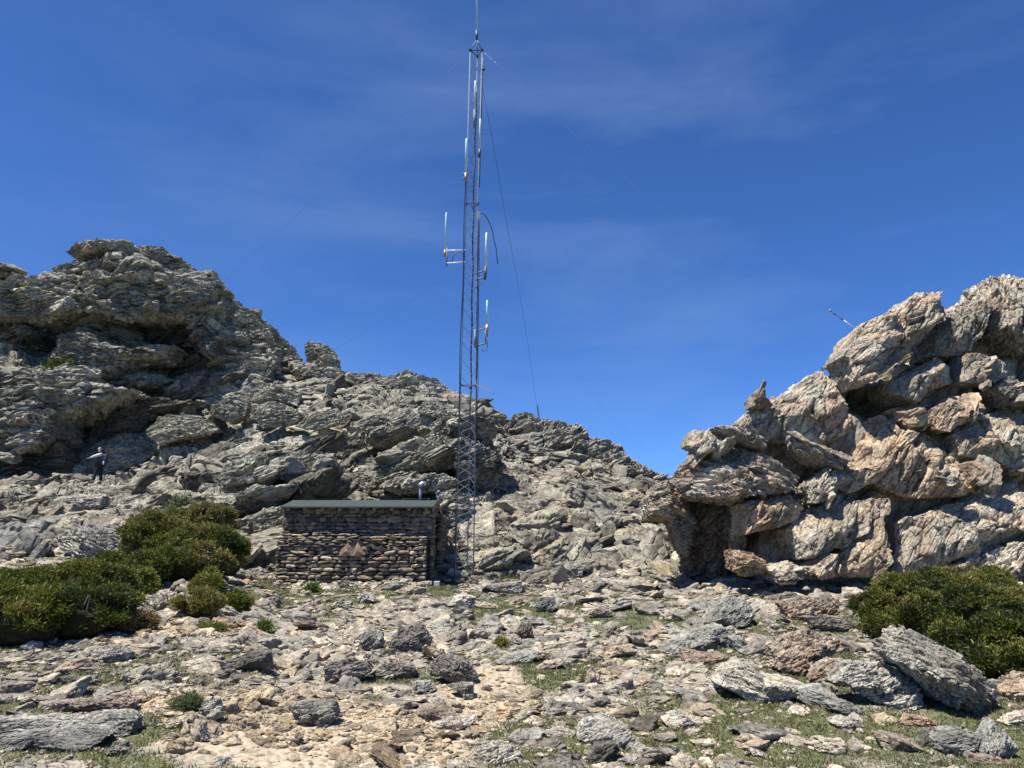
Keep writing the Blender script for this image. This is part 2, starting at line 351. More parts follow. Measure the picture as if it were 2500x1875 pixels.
for u, v, ru, rv in sand_sp:
    s = (u / .8848, v / .8848); Y0 = hit(*s); Y1 = hit(s[0], s[1] - rv / .8848); q = P(s[0], s[1], Y0); SP.append((q[0], Y0, ru / .8848 / FPX * Y0, max(.6, abs(Y1 - Y0))))
def sandmask(x, y):
    m = np.zeros(len(x))
    for cx, cy, rx, ry in SP: m = np.maximum(m, 1.25 - np.sqrt(((x - cx) / rx) ** 2 + ((y - cy) / ry) ** 2))
    m = m + .45 * fbm(np.stack([x, y, 0 * x], 1) * .9 + 3, 3)
    return np.clip(m * 2.2, 0, 1)
def grassmask(x, y):
    p = np.stack([x, y, 0 * x], 1)
    g = .83 + 1.05 * fbm(p * .55 + 21, 4) + .25 * np.clip(x / 8, 0, 1) + .10 * np.clip(-x / 8, 0, 1) - 1.2 * sandmask(x, y) - .55 * np.clip((y - 20) / 8, 0, 1)
    return np.clip(g, 0, 1)
ac = np.concatenate([-np.geomspace(6, .98, 22), np.linspace(-.96, .96, 1240), np.geomspace(.98, 6, 22)])
yr = np.concatenate([np.linspace(-14, 4.6, 14), np.geomspace(4.8, 62, 720), np.geomspace(64, 900, 40)])
A_, Y_ = np.meshgrid(ac, yr, indexing='ij'); X_ = (A_ * np.maximum(Y_, 3.)).ravel(); Yv = Y_.ravel()
Zv = zg(X_, Yv); V = np.stack([X_, Yv, Zv], 1)
na, ny = len(ac), len(yr); ii, jj = np.meshgrid(np.arange(na - 1), np.arange(ny - 1), indexing='ij'); k = (ii * ny + jj).ravel()
F = np.stack([k, k + ny, k + ny + 1, k + 1], 1)
def crc(V, dip=8., lean=0.12, warp=.5, wl=.22):
    """strata coordinates: dip in degrees, rising to the right"""
    a = R(dip); w1 = fbm(V * wl + 40, 2); w2 = fbm(V * wl * 4 + 11, 2)
    Vx, Vy, Vz = V[:, 0], V[:, 1], V[:, 2]
    return np.stack([Vx * math.cos(a) + Vz * math.sin(a), Vy, -Vx * math.sin(a) + Vz * math.cos(a) + lean * Vy + warp * w1 + .22 * warp * w2], 1)
rc = crc(V, 18., .2)
nrm = vnormals(V, F); rk = np.clip((Yv - 20) / 12, 0, 1) * np.clip((120 - Yv) / 50, 0, 1)
H, C = blocks(rc / np.array([2.2, 2.2, .7])); H2, C2 = blocks(rc / np.array([.7, .7, .2]) + 5)
d = rk * (.26 * H - .22 * C + .10 * H2 - .07 * C2 + .13 * shingle(rc, .6) + .05 * fbm(rc * 2.5, 3)) + (1 - rk) * .012 * fbm(V * 9, 2)
V = V + nrm * d[:, None]
gm = mesh_from('ground', V, F, (1, 1, 1), V.copy(), False, dict(grass=grassmask(X_, Yv) * (1 - .6 * rk), sand=sandmask(X_, Yv)))
go = link(gm, 'ground', M_GROUND); gm.materials.append(M_CRAG); fy = Yv[F[:, 0]]; fn = fbm(V[F[:, 0]] * .5, 3)
gm.polygons.foreach_set('material_index', ((fy + 8 * fn > 24) & (fy < 70)).astype(np.int32)); tag(go, kind='structure')

# ------------------------------------------------------------------ rocks from outlines
def tri_area_outline(pts):
    p = np.array(pts); q = np.roll(p, -1, 0); cr_ = p[:, 0] * q[:, 1] - q[:, 0] * p[:, 1]; A = cr_.sum() / 2
    c = ((p + q) * cr_[:, None]).sum(0) / (6 * A); return abs(A), c
def radial(poly, c, n=720):
    ph = np.linspace(-math.pi, math.pi, n, endpoint=False); d = np.stack([np.cos(ph), np.sin(ph)], 1); r = np.zeros(n)
    for i in range(len(poly)):
        a = poly[i] - c; b = poly[(i + 1) % len(poly)] - c; e = b - a
        den = d[:, 0] * e[1] - d[:, 1] * e[0]; den = np.where(abs(den) < 1e-9, 1e-9, den)
        t = (a[0] * e[1] - a[1] * e[0]) / den; s = (a[0] * d[:, 1] - a[1] * d[:, 0]) / den
        ok = (t > 0) & (s >= -1e-6) & (s <= 1 + 1e-6); r = np.where(ok, np.maximum(r, t), r)
    r = np.where(r <= 0, np.median(r), r); rr = r.copy()
    for k_ in (-2, -1, 1, 2): rr = rr + np.roll(r, k_)
    return rr / 5
NV = 14
def variants(n, kind):
    q, F = csphere(n); out = []
    for i in range(NV):
        # random convex polytope
        k = 9 if n < 5 else 13
        nn = rng.normal(0, 1, (k, 3)); nn /= np.linalg.norm(nn, axis=1, keepdims=True); h = rng.uniform(.55, 1., k)
        nn = np.concatenate([nn, [[0, 0, 1], [0, 0, -1], [1, 0, 0], [-1, 0, 0], [0, 1, 0], [0, -1, 0]]]); h = np.concatenate([h, rng.uniform(.7, 1, 6)])
        dn = q @ nn.T; r = np.where(dn > .05, h / np.maximum(dn, .05), 9).min(1); V = q * r[:, None]
        sc_ = np.array([1, rng.uniform(.6, .9), rng.uniform(.2, .52)]); V = V * sc_
        o = rng.random(3) * 30
        if n >= 6:
            nr = vnormals(V, F); p = V + o; H2, C2 = blocks(p / np.array([.6, .6, .22])); V = V + nr * (.05 * H2 - .05 * C2 + .06 * shingle(p, .2))[:, None]
        else: V = V + .07 * rng.normal(0, 1, V.shape) * sc_
        out.append((V, o))
    return np.stack([a for a, _ in out]), F, np.stack([o for _, o in out])
VAR = {n: variants(n, 0) for n in (1, 2, 3, 5, 8, 14, 22)}
def rotm(yaw, ax, an):
    c, s = np.cos(yaw), np.sin(yaw); o = np.zeros_like(c); i = o + 1
    Rz = np.stack([np.stack([c, -s, o], -1), np.stack([s, c, o], -1), np.stack([o, o, i], -1)], -2)
    K = np.stack([np.cos(ax), np.sin(ax), o], -1); kx = np.zeros((len(yaw), 3, 3)); kx[:, 0, 2] = K[:, 1]; kx[:, 1, 2] = -K[:, 0]; kx[:, 2, 0] = -K[:, 1]; kx[:, 2, 1] = K[:, 0]
    I = np.eye(3)[None]; Rt = I + np.sin(an)[:, None, None] * kx + (1 - np.cos(an))[:, None, None] * (kx @ kx)
    return Rt @ Rz
LASTY = [0.]; BF = (19.5, .40, 5.0)
def outline_rock(fr, pts, Y=None, T=None, lean=.25, dip=8., pw=4.6, res=1.0, rough=1., nmax=220, world=True, tilt=.0, sh=1., carve=(), cuts=7, prot=None, l2=1., clo=.72):
    s = [src(fr, p) for p in pts]; ua = np.array(s)
    wpx = np.ptp(ua[:, 0]) * .4096; hpx = np.ptp(ua[:, 1]) * .4096
    if prot is not None:
        zc_ = np.mean([P(u, v, 20.)[2] for u, v in s]); Y = BF[0] + BF[1] * (zc_ - BF[2]) + T - prot
    if Y is None:
        k = ua[:, 1].argmax(); Y = hit(ua[k, 0], min(ua[k, 1], 1874)); mw = np.ptp(ua[:, 0]) / FPX * Y; T = T or .42 * min(mw, 2.2 * np.ptp(ua[:, 1]) / FPX * Y); Y = Y + .55 * T
    W = np.array([P(u, v, Y) for u, v in s]); poly = W[:, [0, 2]]; A, c = tri_area_outline(poly)
    LASTY[0] = Y
    ext = np.ptp(poly, axis=0); T = T or .42 * min(ext)
    r = radial(poly, c); n = int(np.clip(max(wpx, hpx) * res, 8, nmax)); q, F = csphere(n)
    ph = np.arctan2(q[:, 2], q[:, 0]); m = np.hypot(q[:, 0], q[:, 2]) ; fi = (ph + math.pi) / (2 * math.pi) * 720; i0 = np.floor(fi).astype(int) % 720; ff = fi - np.floor(fi)
    rr = r[i0] * (1 - ff) + r[(i0 + 1) % 720] * ff
    k = (m ** pw + np.abs(q[:, 1]) ** pw) ** (-1 / pw)
    Qn = np.stack([m * k * np.cos(ph), q[:, 1] * k, m * k * np.sin(ph)], 1)
    for _ in range(cuts):
        nn = np.array([rng.uniform(-.8, .8), -1., rng.uniform(-.55, 1.0)]); nn /= np.linalg.norm(nn); dd = Qn @ nn - rng.uniform(clo, .98); Qn = Qn - np.where(dd > 0, dd, 0)[:, None] * nn
    z = rr * Qn[:, 2]; V = np.stack([c[0] + rr * Qn[:, 0], Y + Qn[:, 1] * T + lean * z + tilt * (rr * Qn[:, 0]), c[1] + z], 1)
    size = math.sqrt(A)
    rcv = crc(V, dip, .15, .5 if size > 1.5 else .12 * size, .22 if size > 1.5 else .8 / size) if world else None
    if size < 2.5: rcv = rcv + rng.random(3) * 20
    nr = vnormals(V, F); wb = np.clip(m * k, 0, 1) ** 6         # 1 at the silhouette
    L1 = np.clip(size * .42, .12, 2.6); L2 = L1 * .34; L3 = L1 * .12
    H1, C1 = blocks(rcv / (L1 * np.array([1.15, 1, .42])) + 3.1); H2, C2 = blocks(rcv / (L2 * np.array([1.3, 1, .34])) + 8.2)
    px = Y / 773.; P1, P2 = max(L1 * .2, 2.2 * px), max(L1 * .075, 1.6 * px)
    if size > 3: P1 = max(.42, 5 * px)
    if size > 3: P2 = max(.17, 2.4 * px)
    d = rough * (L1 * (.13 * H1 - .13 * C1) * (1 - .75 * wb) - .05 * L1 * wb + l2 * L2 * (.17 * H2 - .22 * C2) + (1 - l2) * L1 * .10 * fbm(rcv / (L1 * np.array([.8, .8, .5])), 4)) + rough * L3 * .4 * fbm(rcv / (L3 * 1.6), 3) + sh * (P1 * .55 * shingle(rcv, P1) + P2 * .55 * shingle(rcv + 5, P2))
    V = V + nr * d[:, None]
    for cu, cv, cr_, cd in carve:
        cw = P(*src(fr, (cu, cv)), Y); rr_ = cr_ / FR[fr][2] / FPX * Y; e = np.exp(-(((V[:, 0] - cw[0]) ** 2 + (V[:, 2] - cw[2]) ** 2) / rr_ ** 2) ** 1.1); V[:, 1] += np.where(q[:, 1] < .3, cd * e, 0)
    return V, F, rcv
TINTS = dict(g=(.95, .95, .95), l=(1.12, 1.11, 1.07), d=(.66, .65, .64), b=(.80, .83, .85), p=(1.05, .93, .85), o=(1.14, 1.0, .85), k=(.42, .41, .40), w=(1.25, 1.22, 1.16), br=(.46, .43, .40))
def join(parts):
    Vs, Fs, Rs, Ts = [], [], [], []; o = 0
    for V, F, rc, t in parts:
        Vs.append(V); Fs.append(F + o); Rs.append(rc); Ts.append(np.tile(np.array(t, f32), (len(V), 1)) if np.ndim(t) == 1 else t); o += len(V)
    return np.concatenate(Vs), np.concatenate(Fs), np.concatenate(Rs), np.concatenate(Ts)
def crust(V, F, A, Y, dip, t, dens, smin, smax, flat, jit, inset, face=0., n_=14):
    """angular slabs breaking out of a rock face, lined up with its layers"""
    r = rng; N0 = max(4, int(A * dens)); nr = vnormals(V, F); w_ = np.clip(-nr[:, 1], 0, 1) + .5 * np.clip(nr[:, 2], 0, 1); w_ = w_ * (V[:, 1] < Y + .6) * (nr[:, 1] < -face); w_ = w_ + 1e-9; w_ /= w_.sum()
    id_ = r.choice(len(V), N0, p=w_); u = r.random(N0); s = smin * (1 - u * (1 - (smin / smax) ** 1.1)) ** (-1 / 1.1)
    Rm = rotm(r.uniform(0, 6.28, N0), r.uniform(0, 6.28, N0), np.abs(r.normal(0, jit, N0))); a = R(dip) + r.normal(0, .16, N0); o = np.zeros(N0); c, s_ = np.cos(a), np.sin(a)
    Rd = np.stack([np.stack([c, o, -s_], -1), np.stack([o, o + 1, o], -1), np.stack([s_, o, c], -1)], -2); Rm = Rd @ Rm
    Vv, Fv, O = VAR[n_]; vi = r.integers(0, NV, N0); base = Vv[vi] * s[:, None, None] * np.stack([r.uniform(.9, 1.6, N0), r.uniform(.8, 1.2, N0), r.uniform(.6, 1.3, N0) * flat], 1)[:, None, :]
    P0 = V[id_] - nr[id_] * (inset * s)[:, None]; Vw = np.einsum('nij,nvj->nvi', Rm, base) + P0[:, None]
    rcl = base + O[vi][:, None] + r.random((N0, 1, 3)) * 20; nvv = Vv.shape[1]; Fw = (Fv[None] + (np.arange(N0) * nvv)[:, None, None]).reshape(-1, 4)
    T = np.array(TINTS[t], f32) * r.uniform(.78, 1.16, (N0, 1)); return Vw.reshape(-1, 3), Fw, rcl.reshape(-1, 3), np.repeat(T, nvv, 0)
CRU = None
def crag(name, label, cat, mat, specs, cr=(.8, .4, 2.0, 1.0, .17, .28)):
    ps = []
    for sp in specs:
        fr, Y, t, kw, pts = sp; a = dict(kw); dk = a.pop('dens', 1.); V, F, rc = outline_rock(fr, pts, Y, **a); Y = LASTY[0]; ps.append((V, F, rc, TINTS[t]))
        s = [src(fr, p) for p in pts]; A, _ = tri_area_outline([P(u, v, Y)[[0, 2]] for u, v in s])
        ps.append(crust(V, F, A, Y, a.get('dip', 8), t, cr[0] * dk, *cr[1:]))
    V, F, rc, T = join(ps)
    o = link(mesh_from(name, V, F, T, rc), name, mat); tag(o, label, cat); return o
def rock(fr, t, label, pts, mat=None, name='boulder', **kw):
    V, F, rc = outline_rock(fr, pts, **kw); c = np.array([V[:, 0].mean(), V[:, 1].mean(), V[:, 2].min()])
    o = link(mesh_from(name, V - c, F, TINTS[t], rc), name, mat or M_BOULD, None, tuple(c)); tag(o, label, 'rock'); FOOT.append((c[0], c[1], np.ptp(V[:, 0]) / 2)); return o
FOOT = []
Z = {}
crag('rock_outcrop', 'tall layered grey crag on the left with a flat capstone and dark overhangs', 'outcrop', M_CRAG, [
 ('A', 49.3, 'g', dict(T=3.6, lean=.35, nmax=300, carve=[(1200, 1000, 230, 3), (300, 720, 180, 2.5), (1100, 650, 200, 2.5), (700, 900, 150, 1.5)]), [(-300,330),(410,330),(500,215),(900,200),(1190,215),(1380,330),(1480,420),(1700,620),(1850,900),(1700,1300),(-300,1500)]),
 ('A', 46.8, 'l', dict(T=2.4, lean=.1), [(470,180),(520,150),(600,122),(720,118),(880,130),(945,160),(960,185),(900,215),(720,215),(520,210)]),
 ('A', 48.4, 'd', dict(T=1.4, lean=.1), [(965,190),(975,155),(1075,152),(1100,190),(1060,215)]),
 ('A', 48, 'g', dict(T=3.2, lean=.35), [(405,300),(430,260),(490,210),(700,205),(950,190),(1110,195),(1190,198),(1240,245),(1235,268),(1000,420),(700,430),(480,360)]),
 ('A', 46.8, 'g', dict(T=3.2, lean=.28), [(405,310),(600,330),(900,260),(1235,268),(1365,275),(1415,340),(1420,380),(1370,520),(1200,620),(900,640),(620,580),(560,480)]),
 ('A', 46, 'l', dict(dens=.5, T=3.2, lean=.4), [(-200,320),(0,320),(120,318),(250,325),(390,315),(500,350),(650,470),(590,560),(400,600),(100,640),(20,580),(-200,560)]),
 ('A', 45.6, 'g', dict(dens=.05, T=1.2), [(-150,300),(0,250),(60,262),(120,310),(60,335),(-150,340)]),
 ('A', 45.2, 'g', dict(T=1.2), [(240,330),(390,310),(490,330),(470,380),(370,400),(260,390)]),
 ('A', 50, 'g', dict(T=3.2, lean=.3, tilt=1.), [(1330,350),(1430,370),(1500,400),(1530,480),(1600,520),(1690,560),(1760,640),(1830,720),(1880,830),(1910,940),(1850,990),(1600,1000),(1450,900),(1350,700),(1300,500)]),
 ('A', 50.2, 'k', dict(dens=.12, T=3, lean=-.25), [(780,600),(1000,600),(1350,560),(1420,700),(1480,850),(1500,1000),(1350,1100),(1100,1080),(900,900),(780,760)]),  # dark tint puts the overhang's shade into this recess
 ('A', 46, 'g', dict(T=2.6, lean=.35), [(430,680),(560,630),(640,670),(760,760),(900,780),(1100,760),(1160,740),(1100,850),(900,880),(720,970),(600,920),(430,880),(415,820)]),
 ('A', 46.6, 'g', dict(T=1.4), [(860,920),(1040,930),(1130,980),(1020,1030),(860,1030),(760,960)]),
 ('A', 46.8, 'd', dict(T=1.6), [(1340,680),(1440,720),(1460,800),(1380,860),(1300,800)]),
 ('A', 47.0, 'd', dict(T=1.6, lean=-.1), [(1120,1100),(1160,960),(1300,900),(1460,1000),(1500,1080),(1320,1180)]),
 ('A', 49, 'd', dict(T=3, lean=-.3), [(30,600),(400,580),(460,680),(440,870),(200,920),(30,780)]),  # recess under the ledge, its shade painted in by the darker tint
 ('A', 45.6, 'd', dict(T=.9), [(120,660),(150,630),(230,650),(230,700),(150,705)]),
 ('A', 44, 'g', dict(T=3.2, lean=.45), [(-200,740),(60,740),(200,870),(420,870),(640,950),(700,1030),(960,1060),(1000,1100),(800,1180),(600,1280),(440,1330),(420,1200),(300,1150),(100,1100),(-200,1000)]),
 ('A', 41.6, 'g', dict(T=2.6, lean=.25), [(-200,1000),(0,1040),(300,1090),(440,1200),(445,1340),(350,1450),(150,1500),(-200,1500)]),
 ('A', 41.9, 'k', dict(dens=.12, T=1.2, lean=-.5), [(-200,1420),(150,1440),(350,1400),(480,1380),(520,1600),(400,1700),(-200,1700)]),  # cave at the foot, near-black tint stands in for shade
 ('A', 44.5, 'k', dict(dens=.12, T=1.6, lean=-.3), [(560,1240),(800,1170),(1000,1090),(1300,1120),(1000,1200),(940,1300),(700,1380),(540,1330)]),  # shaded gap below the ledge, painted with the dark tint
])
crag('rock_outcrop', 'grey layered buttress with slanting ledges rising behind the stone hut', 'outcrop', M_CRAG, [
 ('B', 31.6, 'g', dict(T=2.2, lean=.5, dip=24), [(1000,960),(1060,860),(1230,755),(1400,740),(1600,790),(1720,860),(1700,960),(1500,980),(1300,1010),(1150,1060),(950,1090),(980,1020)]),
 ('B', 31.8, 'd', dict(dens=.15, T=1.6, lean=-.35, tilt=1.1, dip=20), [(1480,850),(1690,780),(1750,900),(1760,1050),(1800,1150),(1650,1250),(1580,1270),(1500,1100)]),  # face turned from the sun, its shade partly put into the tint
 ('B', 32.6, 'g', dict(T=2.2, lean=.15, dip=15), [(1300,700),(1340,650),(1480,640),(1700,640),(1725,720),(1640,790),(1500,800),(1320,770)]),
 ('B', 34.5, 'd', dict(T=2, lean=-.1, dip=15), [(900,700),(1220,700),(1200,780),(1020,840),(880,800)]),
 ('B', 29.3, 'g', dict(T=1.4, lean=.3, dip=25), [(960,1085),(1020,1030),(1150,1000),(1400,1000),(1480,1040),(1400,1100),(1300,1120),(1100,1130)]),
 ('B', 28, 'g', dict(T=1.2, lean=.3, dip=15), [(1330,1120),(1480,1080),(1480,1260),(1460,1420),(1380,1420),(1370,1250)]),
], cr=(.8, .35, 1.5, 1., .2, .3))
crag('rock_outcrop', 'big slanting slab outcrop with a black hollow under it left of the hut roof', 'outcrop', M_CRAG, [
 ('B', 28.3, 'g', dict(dens=.35, T=2.1, lean=.55, dip=22), [(50,900),(250,830),(450,840),(640,850),(700,950),(690,1010),(520,970),(330,1050),(250,1100),(70,1120),(-20,1060)]),
 ('B', 28.9, 'k', dict(dens=.12, T=.8, lean=-.6, dip=22), [(250,1080),(520,960),(715,1000),(720,1200),(300,1200)]),  # hollow under the slab, its blackness tinted in as shade
 ('B', 26.3, 'g', dict(T=1.2, lean=.4, dip=25), [(0,1160),(120,1100),(260,1120),(320,1200),(180,1240),(50,1280),(-60,1260)]),
 ('B', 24.8, 'l', dict(T=1., lean=.5, dip=28), [(40,1300),(220,1210),(330,1190),(340,1380),(200,1390),(80,1370)]),
])
crag('rock_outcrop', 'broken grey ridge on the skyline behind the tower', 'outcrop', M_CRAG, [
 ('B', 50, 'g', dict(T=3, lean=.7, dip=12), [(720,320),(880,315),(1000,340),(1180,365),(1300,400),(1420,450),(1480,490),(1540,560),(1300,640),(1000,560),(760,500),(680,400)]),
 ('A', 50, 'l', dict(T=2, lean=.4), [(1860,850),(2000,860),(2200,890),(2260,1000),(2100,1060),(1900,1020)]),
 ('B', 45, 'l', dict(T=1.6, lean=.3), [(1500,640),(1650,598),(1780,620),(1800,690),(1700,720),(1560,720)]),
 ('B', 46, 'k', dict(dens=.12, T=.9, lean=0), [(1590,610),(1598,530),(1630,505),(1650,550),(1662,610)]),
], cr=(.6, .3, 1.0, 1., .2, .34))
crag('rock_outcrop', 'grey craggy shoulder sloping down to the right towards the gap', 'outcrop', M_CRAG, [
 ('G', 44.5, 'g', dict(T=3, lean=.6, dip=28), [(180,470),(340,330),(600,240),(720,250),(860,280),(1010,320),(1030,380),(1120,430),(1250,470),(1360,560),(1400,640),(1440,760),(1300,830),(1150,820),(950,850),(750,780),(500,700),(250,600)]),
 ('G', 43.5, 'g', dict(T=2, lean=.2, dip=30), [(1380,600),(1520,680),(1620,740),(1760,820),(1850,890),(1850,990),(1700,1000),(1560,1040),(1440,900)]),
 ('G', 41.5, 'd', dict(dens=.15, T=1.5, lean=-.7), [(500,870),(740,800),(1000,830),(1240,800),(1500,900),(1500,1050),(1100,1090),(900,1080),(700,960)]),  # recess whose shade is partly painted by the darker tint
 ('G', 41, 'g', dict(T=1.4, lean=.1), [(780,780),(1000,760),(1200,760),(1260,830),(1080,900),(880,860)]),
 ('G', 42, 'p', dict(T=.8, lean=.1), [(1250,820),(1330,820),(1380,920),(1350,990),(1270,960)]),
], cr=(.9, .3, .9, .9, .2, .38))
q = dict(dip=52, rough=.9, sh=.12, l2=.45)
crag('rock_outcrop', 'huge pale pink and grey crag on the right with a leaning overhang block', 'outcrop', M_PINK, [
 ('C', 22.2, 'l', dict(T=2.7, lean=.40, pw=5, nmax=420, cuts=5, carve=[(1190, 900, 120, 1.5), (1400, 690, 70, .9), (1540, 570, 60, .9), (1660, 450, 60, .9), (2120, 940, 70, 1.2), (1780, 1290, 70, .8), (980, 1300, 50, .5)], **dict(q, l2=.12, rough=1.)), [(330,1180),(460,1010),(560,920),(820,790),(1020,660),(1140,760),(1340,690),(1720,330),(1770,270),(1850,240),(1950,180),(1985,95),(2100,64),(2212,75),(2700,60),(2900,900),(2700,2000),(1900,2050),(1100,1950),(600,1960),(470,1860),(490,1600),(500,1420),(300,1320)]),
 ('C', 20.3, 'l', dict(T=1.2, lean=.38, prot=1.0, **q), [(1000,630),(1080,540),(1200,400),(1300,330),(1400,285),(1480,250),(1570,165),(1700,150),(1775,138),(1755,190),(1720,210),(1750,290),(1740,340),(1620,430),(1500,560),(1300,700),(1200,780),(1100,800),(1060,740),(1050,650)]),
 ('C', 21.0, 'l', dict(T=1.5, lean=.38, prot=0.15, **q), [(540,900),(800,770),(860,710),(1000,635),(1070,760),(1090,900),(1100,1050),(900,1150),(700,1130),(450,1080),(420,1000)]),
 ('C', 20.6, 'd', dict(cuts=1, pw=2.6, T=.5, lean=.38, prot=0.21, **q), [(540,890),(545,830),(580,790),(622,752),(650,800),(640,890)]),
 ('C', 20.2, 'g', dict(T=.7, lean=.38, prot=0.42, **q), [(168,1108),(190,1030),(240,998),(330,1020),(430,1090),(400,1140),(230,1180),(215,1130)]),
 ('C', 20.0, 'g', dict(T=.7, lean=.38, prot=0.42, dip=-30), [(320,1000),(410,985),(520,1000),(650,1080),(640,1130),(540,1120),(440,1070)]),
 ('C', 20.2, 'g', dict(T=1.5, lean=.38, prot=0.47, dip=-20), [(118,1280),(180,1200),(230,1178),(450,1120),(620,1150),(740,1250),(800,1300),(780,1400),(600,1430),(480,1450),(300,1450),(130,1420)]),
 ('C', 19.7, 'g', dict(T=.8, lean=.38, prot=0.42, dip=-25), [(800,1080),(920,1100),(1100,1140),(1170,1190),(1030,1250),(900,1200),(820,1140)]),
 ('C', 20.0, 'o', dict(T=1., lean=.38, prot=0.12, **q), [(480,1450),(620,1410),(780,1390),(870,1470),(810,1570),(640,1610),(470,1650)]),
 ('C', 20.6, 'o', dict(T=1.4, lean=.38, prot=0.13, **q), [(1100,1050),(1210,960),(1330,920),(1450,1000),(1620,1010),(1720,1150),(1840,1330),(1860,1400),(1700,1430),(1400,1440),(1300,1400),(1200,1350),(1050,1420),(950,1350),(1100,1200)]),
 ('C', 20.3, 'l', dict(T=.6, lean=.38, prot=0.15, dip=60), [(860,1350),(1010,1250),(1120,1200),(1130,1300),(1050,1420),(900,1460)]),
 ('C', 20.7, 'l', dict(T=1.1, lean=.38, prot=0.21, **q), [(1310,740),(1500,670),(1700,560),(1780,620),(1760,740),(1600,800),(1480,880),(1400,870),(1330,830)]),
 ('C', 20.0, 'o', dict(T=.6, lean=.38, prot=0.21, **q), [(1400,880),(1480,860),(1620,940),(1600,1000),(1480,1010)]),
 ('C', 19.9, 'p', dict(T=.8, lean=.38, prot=0.27, **q), [(1600,900),(1780,800),(1920,790),(1960,860),(1850,960),(1700,1040),(1630,1020)]),
 ('C', 21.0, 'g', dict(T=1.2, lean=.38, prot=0.18, dip=60), [(1560,600),(1700,360),(1860,250),(1990,240),(1900,400),(1780,600),(1650,600)]),
 ('C', 21.5, 'l', dict(T=1.4, lean=.38, prot=0.18, dip=68), [(1950,240),(1985,90),(2100,60),(2250,75),(2300,300),(2200,600),(2050,560),(1900,480)]),
 ('C', 20.4, 'g', dict(T=.9, lean=.38, prot=0.18, **q), [(1830,560),(2060,600),(2060,700),(1900,760),(1770,740)]),
 ('C', 20.1, 'g', dict(T=.9, lean=.38, prot=0.24, dip=30), [(1950,780),(2100,690),(2300,740),(2300,880),(2100,870)]),
 ('C', 20.4, 'l', dict(T=1.1, lean=.38, prot=0.15, **q), [(1720,1050),(1950,880),(2060,900),(2090,990),(2300,960),(2400,1250),(2200,1300),(2080,1300),(1980,1220),(1750,1180)]),
 ('C', 19.7, 'g', dict(T=.5, lean=.38, prot=0.18, **q), [(1860,1200),(1950,1180),(1990,1330),(1900,1350)]),
 ('C', 19.8, 'g', dict(T=.5, lean=.38, prot=0.18, **q), [(1640,1250),(1740,1210),(1760,1320),(1680,1330)]),
 ('C', 19.3, 'o', dict(T=.8, lean=.38, prot=0.21, **q), [(1060,1840),(1100,1740),(1250,1580),(1370,1520),(1370,1700),(1330,1800),(1280,1900),(1070,1890)]),
 ('C', 19.8, 'l', dict(T=1.2, lean=.38, prot=0.15, **q), [(860,1500),(1050,1430),(1380,1410),(1360,1520),(1200,1600),(1080,1740),(990,1720),(900,1780),(780,1790),(740,1600)]),
 ('C', 19.1, 'o', dict(T=.6, lean=.38, prot=0.42, dip=-10), [(440,1720),(560,1740),(660,1800),(620,1870),(540,1890),(450,1850)]),
 ('C', 19.0, 'l', dict(T=.6, lean=.38, prot=0.42, dip=20), [(640,1830),(800,1790),(900,1840),(860,1900),(700,1910)]),
 ('C', 19.0, 'l', dict(T=.6, lean=.38, prot=0.24, **q), [(890,1830),(1000,1740),(1075,1750),(1065,1890),(940,1910)]),
 ('C', 19.8, 'l', dict(T=1.4, lean=.38, prot=0.09, **q), [(1370,1560),(1600,1480),(2000,1400),(2212,1380),(2400,1480),(2060,1690),(1720,1810),(1560,1870),(1500,1900),(1320,1890),(1370,1700)]),
 ('C', 19.0, 'l', dict(T=1.2, lean=.38, prot=0.27, dip=30), [(1730,1830),(2000,1700),(2400,1560),(2500,1950),(2100,1960),(1980,1900),(1740,1880)]),
 ('C', 21.4, 'br', dict(T=1.6, lean=-.35, dip=30), [(130,1380),(300,1400),(480,1420),(465,1700),(440,1850),(400,2020),(240,2060),(190,1850),(160,1650)]),  # brown cave wall, tint also darkened for shade under the overhang
 ('C', 20.6, 'd', dict(T=.8, lean=-.1, dip=20), [(80,1390),(190,1430),(250,1600),(200,1780),(140,1740),(70,1560)]),
 ('C', 20.4, 'g', dict(T=.8, lean=.1, dip=40), [(380,1430),(520,1440),(530,1700),(440,1790),(410,1680),(350,1560)]),
 ('C', 20.7, 'g', dict(T=1.2, lean=.2, dip=-10), [(-60,1420),(0,1330),(60,1310),(120,1400),(160,1560),(60,1560),(-60,1540)]),
], cr=(.9, .14, .55, .9, .35, .42, .55))

